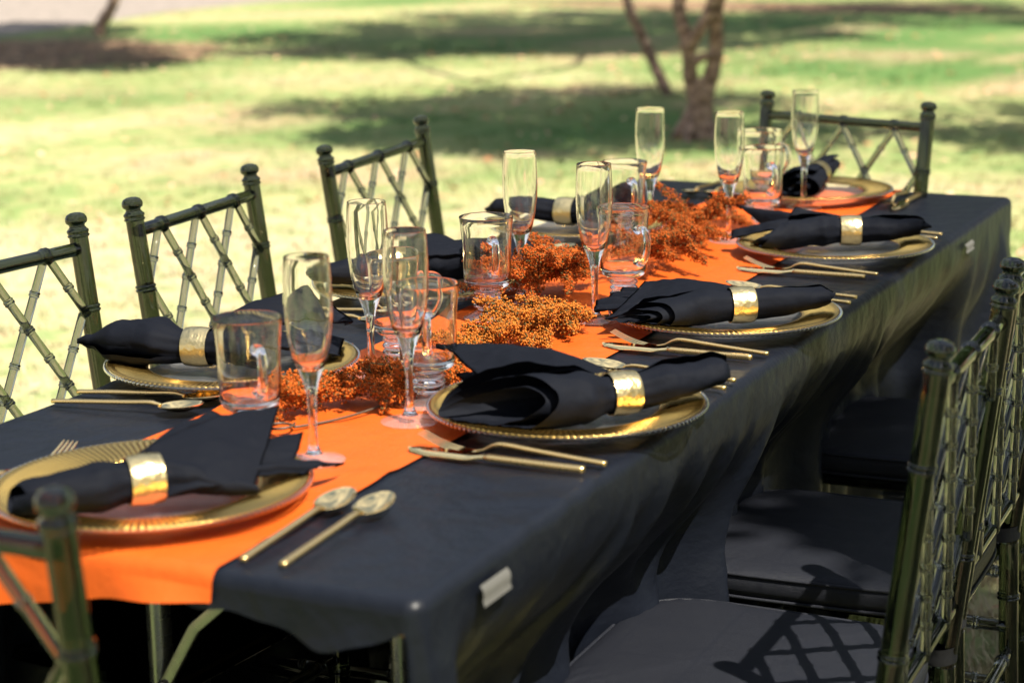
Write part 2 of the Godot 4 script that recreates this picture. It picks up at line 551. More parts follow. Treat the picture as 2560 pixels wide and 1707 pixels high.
		crown(t, twig, [[Vector3(0, hh, 0), Vector3(rr, rr * 0.6, rr)], [Vector3(rr * 0.6, hh - 0.3, rr * 0.4), Vector3(rr, rr * 0.5, rr) * 0.7], [Vector3(-rr * 0.6, hh - 0.2, -rr * 0.3), Vector3(rr, rr * 0.5, rr) * 0.75]], q[4], Vector3(0.055, 0.105, 0.022))
		if i == 2:
			bough(t, twig)


# a leafy bough of the tree on the right that reaches over the seats
func bough(tree: Node3D, twig: Mesh) -> void:
	var s := Shape.new()
	limb(s, [Vector3(0.0, 3.6, 0.0), Vector3(-1.4, 4.6, -0.4), Vector3(-3.2, 5.2, -0.85)], 0.07, 0.02)
	part("limb", s.mesh(), M.bark, tree)
	var places := []
	var tints := PackedColorArray()
	for i in 190:
		var d := Vector3(rng.randfn(), rng.randfn(), rng.randfn()).normalized() * pow(rng.randf(), 0.4)
		places.append(Transform3D(Basis.from_euler(Vector3(rng.randf_range(-0.5, 0.5), rng.randf() * TAU, rng.randf_range(-0.5, 0.5))), Vector3(-3.43, 5.0, -0.9) + d * Vector3(0.36, 0.3, 0.56)))
		tints.append(Color(0.055, 0.105, 0.022) * rng.randf_range(0.7, 1.3))
	scatter("bough_leaves", twig, M.leaf, places, tints, tree)


func build_tree_row() -> void:
	# tall trees closing the park beyond the lawn: one built, the others copied
	var says := ["far tall tree at the left end of the row beyond the path", "far tree behind the curved sapling", "far tree second in the row beyond the lawn", "far tree in the middle of the row", "far tree behind the slender leaning stem", "far tree behind the twisted trunk", "far tree behind the far chair", "far tree at the right end of the row"]
	var twig := twig_mesh()
	var t := thing("tree", says[0], "tree", place(-44, 0, -22), "row of tall trees beyond the lawn")
	var s := Shape.new()
	limb(s, [Vector3(0, -0.2, 0), Vector3(0.1, 2.5, 0.1), Vector3(-0.1, 5.0, 0.0), Vector3(0.1, 9.0, 0.2)], 0.32, 0.12)
	limb(s, [Vector3(0.0, 3.0, 0.0), Vector3(1.6, 5.5, 0.6), Vector3(2.6, 8.0, 0.8)], 0.14, 0.05)
	limb(s, [Vector3(0.0, 3.6, 0.0), Vector3(-1.6, 6.0, -0.6), Vector3(-2.8, 8.4, -0.4)], 0.14, 0.05)
	part("trunk", s.mesh(), M.bark, t)
	var big := twig.duplicate()
	crown(t, big, [[Vector3(0, 8.2, 0), Vector3(4.2, 3.6, 3.8)], [Vector3(2.8, 5.6, 0.6), Vector3(3.0, 2.4, 2.8)], [Vector3(-2.8, 5.2, -0.4), Vector3(3.2, 2.6, 2.8)], [Vector3(0.4, 3.4, 0.6), Vector3(3.6, 1.6, 3.0)]], 7000, Vector3(0.045, 0.085, 0.02))
	var mm: MultiMesh = t.get_node("crown").multimesh
	for i in mm.instance_count:
		var x := mm.get_instance_transform(i)
		mm.set_instance_transform(i, Transform3D(x.basis.scaled(Vector3.ONE * 3.6), x.origin))
	var at := [[-37, -28, 1.7, 1.0], [-29, -33, 0.6, 1.1], [-21, -37, 2.9, 0.95], [-13, -36, 4.0, 1.1], [-5, -38, 5.2, 1.0], [4, -36, 0.3, 1.15], [13, -33, 2.2, 1.0]]
	for i in at.size():
		var q = at[i]
		copy(t, "tree", says[i + 1], Transform3D(Basis(Vector3.UP, q[2]).scaled(Vector3.ONE * q[3]), Vector3(q[0], 0, q[1])))


# ------------------------------------------------------------------ table, cloth, runner
func build_table() -> void:
	var t := thing("folding_table", "long folding banquet table on grey steel legs under the black cloth", "table", place(0, 0, -TLEN / 2))
	var s := Shape.new()
	s.box(place(0, TY - 0.0255, 0), Vector3(0.74, 0.035, TLEN - 0.035), 0.004)
	part("tabletop", s.mesh(), M.plywood, t)
	for e in [1.0, -1.0]:
		var z: float = e * (TLEN / 2 - 0.345)
		for x in [-0.155, 0.17]:
			s = Shape.new()
			s.tube(PackedVector3Array([Vector3(x, 0.0, z), Vector3(x, 0.3, z), Vector3(x, TY - 0.044, z)]), PackedFloat32Array([0.0145, 0.0145, 0.0145]), 20)
			part("leg", s.mesh(), M.steel, t)
		s = Shape.new()
		s.tube(PackedVector3Array([Vector3(-0.155, 0.08, z), Vector3(0.17, 0.08, z)]), PackedFloat32Array([0.011, 0.011]), 14)
		part("crossbar", s.mesh(), M.steel, t)
		s = Shape.new()
		s.sweep(PackedVector3Array([Vector3(-0.15, TY - 0.30, z + 0.018), Vector3(-0.132, TY - 0.275, z + 0.018), Vector3(-0.093, TY - 0.21, z + 0.018), Vector3(-0.089, TY - 0.206, z + 0.018), Vector3(0.05, TY - 0.085, z + 0.018), Vector3(0.09, TY - 0.046, z + 0.018)]),
			PackedFloat32Array([0.003, 0.003, 0.003, 0.003, 0.003, 0.003]), PackedFloat32Array([0.007, 0.0075, 0.0075, 0.0075, 0.0075, 0.0075]), Vector3(0, 0, 1), 12, 0.35)
		var br := part("brace", s.mesh(), M.steel, t)
		s = Shape.new()
		s.turn(Transform3D(Basis(Vector3.RIGHT, PI / 2), Vector3(-0.138, TY - 0.285, z + 0.02)), PackedVector2Array([Vector2(0, 0), Vector2(0.0065, 0), Vector2(0.0065, 0.004), Vector2(0.004, 0.0055), Vector2(0, 0.006)]), 14)
		part("rivet", s.mesh(), M.steel, br)


func build_cloth() -> void:
	var per := []          # perimeter: [point, outward normal, running length, drop]
	var rc := 0.02
	var z0 := 0.0
	var z1 := -TLEN
	var corners := [Vector2(THALF - rc, z0 - rc), Vector2(THALF - rc, z1 + rc), Vector2(-THALF + rc, z1 + rc), Vector2(-THALF + rc, z0 - rc)]
	var run := 0.0
	var last := Vector2.ZERO
	for c in 4:
		var a0 := PI / 2 - c * PI / 2
		var cs: Array = []
		for k in 11:
			var f := a0 - k / 10.0 * PI / 2
			var n := Vector2(cos(f), sin(f))
			cs.append([corners[c] + n * rc, n])
		var nxt: Vector2 = corners[(c + 1) % 4]
		var nn: Vector2 = cs[10][1]
		var from: Vector2 = cs[10][0]
		var to := nxt + nn * rc
		var steps := int(from.distance_to(to) / 0.009)
		for k in range(1, steps):
			cs.append([from.lerp(to, float(k) / steps), nn])
		for q in cs:
			var p: Vector2 = q[0]
			run += p.distance_to(last) if per.size() else 0.0
			last = p
			per.append([p, q[1], run])
	var tops := [0.0, 0.15, 0.3, 0.45, 0.58, 0.7, 0.8, 0.87, 0.92, 0.955, 0.985]
	var rows := []
	for t in tops:
		var row := PackedVector3Array()
		for q in per:
			var p: Vector2 = q[0]
			var c := Vector2(0, clampf(p.y, -TLEN + THALF, -THALF))
			var w := c.lerp(p - q[1] * 0.014, t / 0.985)
			row.append(Vector3(w.x, table_height(w.x, w.y), w.y))
		rows.append(row)
	for k in range(1, 6):
		var f := k / 5.0 * PI / 2
		var row := PackedVector3Array()
		for q in per:
			var w: Vector2 = q[0] - q[1] * 0.014 * (1.0 - sin(f))
			row.append(Vector3(w.x, table_height(w.x, w.y) - 0.014 * (1.0 - cos(f)), w.y))
		rows.append(row)
	var folds: Array[Vector4] = []      # loose folds down the right side: place, depth, width, slant
	var at_z := -0.06
	while at_z > -TLEN:
		folds.append(Vector4(at_z, rng.randf_range(0.008, 0.038), rng.randf_range(0.014, 0.042), rng.randf_range(-0.3, 0.3)))
		at_z -= rng.randf_range(0.05, 0.16)
	for k in range(1, 35):
		var row := PackedVector3Array()
		var i := 0
		for q in per:
			var p: Vector2 = q[0]
			var n: Vector2 = q[1]
			var drop := 0.72
			var short := 0.0
			var sag := 0.0
			if n.y > 0.0:                       # the front end hangs only a hand's breadth
				short = 1.0 - smoothstep(0.366, 0.381, p.x) if n.y > 0.5 or p.x > 0.0 else 1.0
				sag = 0.024 * exp(-pow((p.x - 0.275) / 0.06, 2.0)) + 0.0035 * sin(p.x * 43.0 + 1.0) + 0.002 * sin(p.x * 97.0)
				drop = lerpf(0.72, 0.018 + sag, short)
			elif p.x > 0.0 and p.y > -0.10:
				drop = 0.72 - 0.30 * smoothstep(-0.10, -0.03, p.y)
			var d := drop * k / 34.0
			var s: float = q[2]
			var wave := 0.55 * sin(s * 25.0 + 1.7 * sin(s * 7.0)) + 0.35 * sin(s * 41.0 + 0.9) + 0.9 * wrinkle.get_noise_2d(s * 45.0, 77.0) + 0.35 * absf(sin(s * 33.0 + 2.0 * sin(s * 5.0)))
			var amp := 0.042 * smoothstep(0.02, 0.42, d) + 0.007 * smoothstep(0.0, 0.05, d)
			if n.y > 0.5:
				amp = 0.004 * smoothstep(0.0, 0.05, d)
			var out := 0.05 * smoothstep(0.0, 0.5, d) + amp * (wave + 0.35) + 0.004 * wrinkle.get_noise_2d(s * 120.0, d * 60.0) * smoothstep(0.02, 0.1, d)
			# the seats push the right side in under the table; between them folds stay out
			if n.x > 0.5:
				var tuck := 0.17
				for c in [-0.955, -1.5, -2.2]:
					tuck -= 0.07 * exp(-pow((p.y - c) / 0.06, 2.0))
				tuck *= smoothstep(-0.02, -0.12, p.y) * smoothstep(-TLEN + 0.05, -TLEN + 0.4, p.y)
				var gather := 0.0
				for fo in folds:
					gather += fo.y * exp(-pow((p.y - fo.x - fo.w * d) / fo.z, 2.0))
				out = out * 0.3 + gather * smoothstep(0.015, 0.16, d) - tuck * smoothstep(0.02, 0.26, d)
				out += 0.02 * exp(-pow((p.y + 0.50 + d * 0.12) / 0.03, 2.0)) * smoothstep(0.02, 0.2, d)
			out += 0.004 * smoothstep(0.01, 0.05, d) * wrinkle.get_noise_2d(s * 260.0 + d * 90.0, d * 170.0)
			var w := p + n * out
			var y := TY - 0.014 - d
			row.append(Vector3(w.x, y, w.y))
			i += 1
		rows.append(row)
	# the corner's rows run clockwise seen from above, so the outside faces out
	for r in rows:
		r.reverse()
	var s := Shape.new()
	s.grid(rows, true)
	var o := part("tablecloth", s.mesh(), M.cloth, self)
	tag(o, "black satin polyester tablecloth draped long over the right side of the table", "tablecloth")
	# care labels sewn to the hem line of the right side
	for q in [[-0.135, 0.018, 0.0, 0.02], [-2.1, 0.024, 0.3, 0.016]]:
		s = Shape.new()
		var rr := []
		for k in 5:
			var row := PackedVector3Array()
			for j in 4:
				var a := (j / 3.0 - 0.5) * 0.058
				row.append(Vector3(THALF + 0.006 + 0.006 * k / 4.0 + 0.002 * sin(k * 1.4), TY - q[1] - k / 4.0 * q[3], q[0] - a + k * 0.001 * q[2]))
			rr.append(row)
		s.grid(rr)
		part("care_tag", s.mesh(), M.care_tag, o)


func build_runner() -> void:
	var s := Shape.new()
	var rows := []
	var along := []          # [z, drop, end]
	for k in 200:
		along.append([-0.014 - (TLEN - 0.028) * k / 199.0, 0.0, 0])
	var front := []
	for k in range(10, 0, -1):
		front.append([0.0, k / 10.0, 1])
	var bend := []
	for k in range(5, 0, -1):
		bend.append([k / 5.0, 0.0, 2])
	var list := front + bend + along
	var back := []
	for k in range(1, 6):
		back.append([k / 5.0, 0.0, 3])
	for k in range(1, 11):
		back.append([0.0, k / 10.0, 4])
	list += back
	var nx := 28
	for q in list:
		var row := PackedVector3Array()
		for j in nx + 1:
			var u := float(j) / nx
			var z: float = q[0]
			var kind: int = q[2]
			var zz := 0.0 if kind in [1, 2] else -TLEN if kind in [3, 4] else z
			var xl := -0.156 + 0.006 * sin(zz * 4.0) - 0.008 * smoothstep(-1.0, -2.2, zz)
			var xr := 0.165 + 0.009 * sin(PI * clampf(-zz / 2.2, 0.0, 1.0)) - 0.008 * smoothstep(-1.7, -2.4, zz)
			var x := lerpf(xl, xr, u)
			var y := 0.0
			if kind == 0:
				y = table_height(x, z) + 0.0028 + 0.0012 * wrinkle.get_noise_2d(x * 90.0 + z * 60.0, 400.0)
			else:
				var e := 1.0 if kind < 3 else -1.0
				var edge := 0.0 if kind < 3 else -TLEN
				var r := 0.0168
				var ripple := 0.006 * sin(u * 9.0 + 0.6) + 0.004 * sin(u * 17.0)
				if kind in [2, 3]:
					var f: float = z * PI / 2
					z = edge + e * (-0.014 + r * sin(f))
					y = table_height(x, z) - r * (1.0 - cos(f)) + 0.0028
				else:
					var hang: float = lerpf(0.055, 0.014, smoothstep(0.0, 1.0, u)) * float(q[1])
					if kind == 4:
						hang = 0.16 * float(q[1])
					z = edge + e * (0.0028 + 0.004 * float(q[1]) + (ripple + 0.004) * float(q[1]) + (0.05 * smoothstep(0.0, 0.5, hang) if kind == 4 else 0.0))
					y = table_height(x, edge) - 0.014 - hang
			row.append(Vector3(x, y, z))
		rows.append(row)
	for r in rows:
		r.reverse()
	s.grid(rows)
	tag(part("table_runner", s.mesh(), M.runner, self), "bright orange satin runner along the middle of the black table", "table runner")


# ------------------------------------------------------------------ plates
func plate_proto() -> Node3D:
	var t := thing("charger_plate", "", "plate", Transform3D.IDENTITY, "glass charger plates with gold rims")
	var s := Shape.new()
	# clear glass body: foot, well, and the underside of the rim
	s.turn(Transform3D.IDENTITY, PackedVector2Array([Vector2(0, 0.0005), Vector2(0.088, 0.0005), Vector2(0.09, 0.0), Vector2(0.096, 0.0), Vector2(0.1, 0.002), Vector2(0.107, 0.0112), Vector2(0.135, 0.0153), Vector2(0.157, 0.0190), Vector2(0.16, 0.0200), Vector2(0.1585, 0.0206),
		Vector2(0.134, 0.0171), Vector2(0.112, 0.0140), Vector2(0.107, 0.0132), Vector2(0.1035, 0.0068), Vector2(0.099, 0.0048), Vector2(0.05, 0.0042), Vector2(0, 0.0042)]), 72)
	part("glass_body", s.mesh(), M.plate_pane, t)
	# gold ribbed rim
	s = Shape.new()
	var rows := []
	var seg := 132 * 8
	var prof := [[0.1085, 0.0142, 0.0], [0.1085, 0.0158, 0.0], [0.113, 0.0166, 0.5], [0.121, 0.0179, 0.9], [0.131, 0.0193, 0.9], [0.141, 0.0207, 0.9], [0.151, 0.0219, 0.9], [0.157, 0.0225, 0.8], [0.1603, 0.0222, 0.2], [0.1606, 0.0210, 0.0], [0.1585, 0.0208, 0.0]]
	prof.reverse()
	for q in prof:
		var row := PackedVector3Array()
		for j in seg:
			var f := TAU * j / seg
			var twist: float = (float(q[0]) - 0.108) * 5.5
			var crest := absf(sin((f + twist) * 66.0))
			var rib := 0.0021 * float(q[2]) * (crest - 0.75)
			# rib shading painted into the colour: light gold crests, dark brown grooves
			var rib_light := smoothstep(0.15, 0.8, crest) if float(q[2]) > 0.0 else 0.8
			s.col.append(Color(lerpf(0.30, 0.94, rib_light), lerpf(0.15, 0.60, rib_light), lerpf(0.03, 0.165, rib_light)))
			row.append(Vector3(q[0] * cos(f), q[1] + rib, q[0] * sin(f)))
		rows.append(row)
	s.grid(rows, true)
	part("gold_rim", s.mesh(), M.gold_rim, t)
	# beaded edge
	s = Shape.new()
	rows = []
	var n := 132
	for i in n * 8:
		var f := TAU * i / (n * 8)
		var r := 0.0006 + 0.002 * sqrt(absf(sin(f * n / 2.0)))
		var row := PackedVector3Array()
		for j in 8:
			var a := TAU * j / 8
			var rr := 0.163 + r * cos(a)
			row.append(Vector3(rr * cos(f), 0.0192 + r * sin(a), rr * sin(f)))
		rows.append(row)
	rows.append(rows[0])
	s.grid(rows, true)
	part("beaded_edge", s.mesh(), M.plate_glass, t)
	return t


# ------------------------------------------------------------------ cutlery, lying along -Z from the handle's end
func soft(pts: Array, n: int) -> PackedVector3Array:
	var out := PackedVector3Array()
	for i in n + 1:
		var t := float(i) / n * (pts.size() - 1)
		var k := mini(int(t), pts.size() - 2)
		var q: Vector3 = pts[k]
		out.append(q.cubic_interpolate(pts[k + 1], pts[maxi(k - 1, 0)], pts[mini(k + 2, pts.size() - 1)], t - k))
	return out


func widths(n: int, keys: Array) -> PackedFloat32Array:
	var out := PackedFloat32Array()
	for i in n + 1:
		var t := float(i) / n
		for k in keys.size() - 1:
			if t <= keys[k + 1][0] or k == keys.size() - 2:
				out.append(lerpf(keys[k][1], keys[k + 1][1], clampf((t - keys[k][0]) / (keys[k + 1][0] - keys[k][0]), 0.0, 1.0)))
				break
	return out


func fork_proto() -> Node3D:
	var t := thing("fork", "", "fork", Transform3D.IDENTITY, "gold forks")
	var s := Shape.new()
	var path := soft([Vector3(0, 0.0034, 0), Vector3(0, 0.0065, -0.04), Vector3(0, 0.0105, -0.085), Vector3(0, 0.0135, -0.118), Vector3(0, 0.0115, -0.131), Vector3(0, 0.0055, -0.143), Vector3(0, 0.003, -0.155)], 48)
	s.sweep(path, widths(48, [[0.0, 0.0036], [0.03, 0.0041], [0.6, 0.0034], [0.8, 0.0022], [1.0, 0.003]]), widths(48, [[0.0, 0.0027], [0.6, 0.0026], [0.8, 0.0016], [1.0, 0.0011]]), Vector3.RIGHT, 14, 0.6)
	part("handle", s.mesh(), M.gold_brushed, t)
	s = Shape.new()
	path = soft([Vector3(0, 0.0034, -0.15), Vector3(0, 0.0022, -0.162), Vector3(0, 0.0032, -0.172)], 12)
	s.sweep(path, widths(12, [[0.0, 0.003], [0.5, 0.0095], [1.0, 0.0106]]), widths(12, [[0.0, 0.0012], [1.0, 0.0009]]), Vector3.RIGHT, 14, 0.7)
	var head := part("fork_head", s.mesh(), M.gold_polished, t)
	for k in 4:
		var x := (k - 1.5) * 0.0061
		s = Shape.new()
		path = soft([Vector3(x, 0.003, -0.17), Vector3(x, 0.0062, -0.185), Vector3(x * 0.97, 0.012, -0.202), Vector3(x * 0.94, 0.0195, -0.218)], 14)
		s.sweep(path, widths(14, [[0.0, 0.0021], [0.85, 0.0015], [1.0, 0.0007]]), widths(14, [[0.0, 0.001], [1.0, 0.0007]]), Vector3.RIGHT, 8, 0.8)
		part("tine", s.mesh(), M.gold_polished, head)
	return t


func knife_proto() -> Node3D:
	var t := thing("knife", "", "knife", Transform3D.IDENTITY, "gold knives")
	var s := Shape.new()
	var path := soft([Vector3(0, 0.0042, 0), Vector3(0, 0.0044, -0.05), Vector3(0, 0.0048, -0.1), Vector3(0, 0.005, -0.118)], 20)
	s.sweep(path, widths(20, [[0.0, 0.0042], [0.04, 0.0047], [0.85, 0.0046], [1.0, 0.0026]]), widths(20, [[0.0, 0.0034], [0.04, 0.0039], [0.85, 0.0036], [1.0, 0.0022]]), Vector3.RIGHT, 16, 0.6)
	part("handle", s.mesh(), M.gold_brushed, t)
	s = Shape.new()
	var rows := []
	for i in 26:
		var u := i / 25.0
		var z := -0.112 - 0.102 * u
		var w := 0.0028 + 0.0072 * smoothstep(0.03, 0.24, u)
		w *= 1.0 - pow(maxf(u - 0.55, 0.0) / 0.45, 2.2) * 0.98
		var mid := 0.0015 * sin(u * 3.0) + 0.004 * pow(maxf(u - 0.5, 0.0) * 2.0, 2.0)
		var y := 0.005 - 0.0024 * smoothstep(0.0, 0.3, u)
		var th := 0.0009 if i > 0 and i < 25 else 0.0001
		rows.append(PackedVector3Array([Vector3(mid - w, y - 0.0016, z), Vector3(mid, y + 0.0008 + th, z), Vector3(mid + w, y + 0.0034, z), Vector3(mid, y + 0.0008 - th, z)]))
	for r in rows:
		r.reverse()
	s.grid(rows, true)
	part("blade", s.mesh(), M.gold_polished, t)
	return t


func spoon_proto() -> Node3D:
	var t := thing("spoon", "", "spoon", Transform3D.IDENTITY, "gold spoons")
	var s := Shape.new()
	var path := soft([Vector3(0, 0.0034, 0), Vector3(0, 0.006, -0.05), Vector3(0, 0.0085, -0.1), Vector3(0, 0.0105, -0.132), Vector3(0, 0.0095, -0.143), Vector3(0, 0.0085, -0.15)], 40)
	s.sweep(path, widths(40, [[0.0, 0.0036], [0.03, 0.0041], [0.7, 0.0034], [1.0, 0.0024]]), widths(40, [[0.0, 0.0026], [0.7, 0.0025], [1.0, 0.0013]]), Vector3.RIGHT, 14, 0.6)
	part("handle", s.mesh(), M.gold_brushed, t)
	s = Shape.new()
	var rows := []
	for side in 2:
		for i in 10:
			var u := i / 9.0 if side == 0 else 1.0 - i / 9.0
			var row := PackedVector3Array()
			for j in 36:
				var f := TAU * j / 36
				var x := 0.0185 * u * cos(f) * (1.0 - 0.1 * sin(f))
				var z := -0.177 - 0.0295 * u * sin(f)
				var y := 0.0014 + 0.0092 * u * u + 0.003 * u * sin(f) + (0.0 if side == 0 else 0.0009)
				row.append(Vector3(x, y, z))
			rows.append(row)
	for r in rows:
		r.reverse()
	s.grid(rows, true)
	part("bowl", s.mesh(), M.gold_polished, t)
	return t


# ------------------------------------------------------------------ glasses
func flute_proto() -> Node3D:
	var t := thing("champagne_flute", "", "champagne flute", Transform3D.IDENTITY, "champagne flutes")
	var s := Shape.new()
	var foot := PackedVector2Array([Vector2(0, 0.0), Vector2(0.031, 0.0), Vector2(0.0345, 0.0008), Vector2(0.0345, 0.0018), Vector2(0.028, 0.0032), Vector2(0.016, 0.006), Vector2(0.0105, 0.0085), Vector2(0, 0.0088)])
	s.turn(Transform3D.IDENTITY, foot, 48)
	part("foot", s.mesh(), M.pane, t)
	s = Shape.new()
	var out := [Vector2(0, 0.009), Vector2(0.0098, 0.009), Vector2(0.0078, 0.0115), Vector2(0.0055, 0.018), Vector2(0.0046, 0.035), Vector2(0.0046, 0.055), Vector2(0.0058, 0.075), Vector2(0.0084, 0.089), Vector2(0.0132, 0.101), Vector2(0.0188, 0.116), Vector2(0.0232, 0.136), Vector2(0.0258, 0.158), Vector2(0.0265, 0.178), Vector2(0.0262, 0.198), Vector2(0.0252, 0.2175), Vector2(0.0246, 0.2268),
		Vector2(0.0241, 0.2275), Vector2(0.0236, 0.2268), Vector2(0.024, 0.2175), Vector2(0.0249, 0.198), Vector2(0.0251, 0.178), Vector2(0.0244, 0.158), Vector2(0.0217, 0.136), Vector2(0.0172, 0.1175), Vector2(0.012, 0.1075), Vector2(0.006, 0.1042), Vector2(0, 0.1035)]
	s.turn(Transform3D.IDENTITY, PackedVector2Array(out), 48)
	part("glass", s.mesh(), M.glass, t)
	return t


func mug_proto() -> Node3D:
	var t := thing("glass_mug", "", "glass mug", Transform3D.IDENTITY, "footed glass mugs with ringed stems")
	var s := Shape.new()
	s.turn(Transform3D.IDENTITY, PackedVector2Array([Vector2(0, 0.003), Vector2(0.012, 0.002), Vector2(0.03, 0.0), Vector2(0.0355, 0.0006), Vector2(0.0358, 0.002), Vector2(0.03, 0.0048), Vector2(0.018, 0.0105), Vector2(0.0152, 0.0138), Vector2(0, 0.014)]), 48)
	part("foot", s.mesh(), M.pane, t)
	s = Shape.new()
	var prof := [Vector2(0, 0.0142), Vector2(0.0146, 0.0142), Vector2(0.0142, 0.0155), Vector2(0.0145, 0.0185)]
	for k in 3:
		var y := 0.0168 + k * 0.0086
		prof.append_array([Vector2(0.0158, y), Vector2(0.0202, y + 0.0016), Vector2(0.0214, y + 0.0038), Vector2(0.0202, y + 0.006), Vector2(0.0162, y + 0.0077)])
	prof.append_array([Vector2(0.018, 0.0436), Vector2(0.0255, 0.0456), Vector2(0.0318, 0.0505), Vector2(0.0343, 0.0575), Vector2(0.0349, 0.075), Vector2(0.0352, 0.1), Vector2(0.0361, 0.12), Vector2(0.0378, 0.1385), Vector2(0.0394, 0.149), Vector2(0.0388, 0.1502),
		Vector2(0.0376, 0.1495), Vector2(0.0359, 0.1385), Vector2(0.0342, 0.12), Vector2(0.0332, 0.1), Vector2(0.0328, 0.075), Vector2(0.0318, 0.0615), Vector2(0.0282, 0.0558), Vector2(0.019, 0.0532), Vector2(0, 0.0527)])
	s.turn(Transform3D.IDENTITY, PackedVector2Array(prof), 48)
	part("glass", s.mesh(), M.glass, t)
	s = Shape.new()
	var path := soft([Vector3(0.0358, 0.12, 0), Vector3(0.045, 0.1245, 0), Vector3(0.056, 0.121, 0), Vector3(0.0625, 0.108, 0), Vector3(0.061, 0.091, 0), Vector3(0.053, 0.076, 0), Vector3(0.044, 0.0705, 0), Vector3(0.0352, 0.0735, 0)], 40)
	s.sweep(path, widths(40, [[0.0, 0.0075], [0.12, 0.0052], [0.5, 0.0058], [0.9, 0.005], [1.0, 0.007]]), widths(40, [[0.0, 0.0072], [0.12, 0.0042], [0.5, 0.0042], [0.9, 0.004], [1.0, 0.0065]]), Vector3(0, 0, 1), 14)
	part("handle", s.mesh(), M.glass, t)
	return t


# ------------------------------------------------------------------ napkins
func plate_top(r: float) -> float:
	if r < 0.1: return 0.005
	if r < 0.16: return lerpf(0.0160, 0.0240, clampf((r - 0.106) / 0.054, 0.0, 1.0))
	return 0.0245 if r < 0.168 else 0.0245 - minf((r - 0.168) * 0.6, 0.018)


# keys: [x, half width, half height, centre y, centre z] along the napkin from its tip (+x) to its open end (-x); the ring sits at x = 0
func napkin_mesh(given: Array, o: Dictionary, at: Transform3D, plate: Vector2) -> ArrayMesh:
	var s := Shape.new()
	var keys := []
	for q in given:
		if q[0] == 0.0:
			keys.append([0.019, 0.0215, 0.0215, 0.0, 0.0])
			keys.append([-0.019, 0.0215, 0.0215, 0.0, 0.0])
		else:
			keys.append(q)
	var nu := 90
	var nv := 120
	var turns: float = o.get("turns", 1.3)
	var phase: float = o.get("phase", 1.2)
	var pleat: float = o.get("pleat", 0.08)
	var pk: float = o.get("pleats", 3.0)
	var sd: float = o.get("seed", 1.0)
	var cut: float = o.get("cut", 0.04)
	var cutdir: float = o.get("cutdir", 0.0)
	var point: float = o.get("point", 0.02)
	var x1: float = keys[0][0]
	var x0: float = keys[keys.size() - 1][0]
	var rows := []
	for i in nu + 1:
		var u := float(i) / nu
		var row := PackedVector3Array()
		for j in nv + 1:
			var q := float(j) / nv
			var f := phase + TAU * turns * q
			# both ends of the cloth are cut slanting, so corners stick out
			var e1 := x1 - point * (0.5 + 0.5 * cos(f * 0.5 + sd))
			var e0 := x0 + cut * (0.5 + 0.5 * cos(f - cutdir)) - float(o.get("layers", 0.0)) * q
			var x := lerpf(e1, e0, u)
			var k := 0
			while k < keys.size() - 2 and x < keys[k + 1][0]:
				k += 1
			var tt := clampf((x - keys[k][0]) / (keys[k + 1][0] - keys[k][0]), 0.0, 1.0)
			tt = tt * tt * (3.0 - 2.0 * tt)
			var g := []
			for c in range(1, 5):
				g.append(lerpf(keys[k][c], keys[k + 1][c], tt))
			var away := smoothstep(0.019, 0.085, absf(x))
			var roll := 1.0 - float(o.get("shrink", 0.38)) * q * away - 0.08 * q
			var wav := 1.0 + pleat * away * (absf(sin(f * pk * 0.5 + sd)) - 0.65) + pleat * 0.5 * away * sin(f * 2.0 - x * 9.0 + sd * 3.0) + 0.03 * sin(f * 9.0 + sd) * (1.0 - away)
			row.append(Vector3(x, g[2] + sin(f) * g[1] * roll * wav, g[3] + cos(f) * g[0] * roll * wav))
		rows.append(row)
	s.grid(rows)
	# loose corners: bent sheets between four points of the place (x, height over the table, z), the first two at the ring
	var back := at.affine_inverse()
	for fl in o.get("flaps", []):
		var c := []
		for k in 4:
			c.append(back * (fl[k] + Vector3(0, TY, 0)))
		var up: Vector3 = (c[3] - c[0]).cross(c[1] - c[0]).normalized()
		if up.y < 0.0:
			up = -up
		var nn := 30
		var bulge: float = fl[4]
		var sag: float = fl[5]
		var folds: float = fl[6]
		rows = []
		for i in nn + 1:
			var row := PackedVector3Array()
			for j in nn + 1:
				var a := float(i) / nn
				var b := float(j) / nn
				var p: Vector3 = c[0].lerp(c[1], b).lerp(c[3].lerp(c[2], b), a)
				p += up * (bulge * sin(PI * pow(a, 0.8)) + sag * sin(PI * b) * a + 0.007 * smoothstep(0.0, 0.5, a) * (absf(sin(b * PI * folds + sd)) - 0.6) * (1.0 - 0.4 * a))
				row.append(p)
			# the hem turns under
			row.insert(0, row[0] - up * 0.004 + (row[1] - row[0]) * 0.8)
			row.append(row[nn + 1] - up * 0.004 + (row[nn] - row[nn + 1]) * 0.8)
			rows.append(row)
		var hem := PackedVector3Array()
		for j in rows[nn].size():
			hem.append(rows[nn][j] - up * 0.0045 + (rows[nn - 2][j] - rows[nn][j]) * 0.9)
		rows.append(hem)
		s.grid(rows)
	for i in s.v.size():
		var q := s.v[i]
		var free := smoothstep(0.02, 0.06, absf(q.x))
		s.v[i] = q + Vector3(0, 1, 0.4) * free * (0.0042 * wrinkle.get_noise_3d(q.x * 300.0 + sd * 40.0, q.y * 300.0, q.z * 300.0) + 0.0012 * wrinkle.get_noise_3d(q.x * 500.0, q.y * 1300.0 + sd * 90.0, q.z * 1300.0))
	# rest on the plate
	for i in s.v.size():
		var w := at * s.v[i]
		var r := Vector2(w.x, w.z).distance_to(plate)
		var low := TY + 0.004 + plate_top(r) + 0.0012
		if w.y < low:
			s.v[i].y += low - w.y + 0.0006 * float(i % 3)
	return s.mesh()


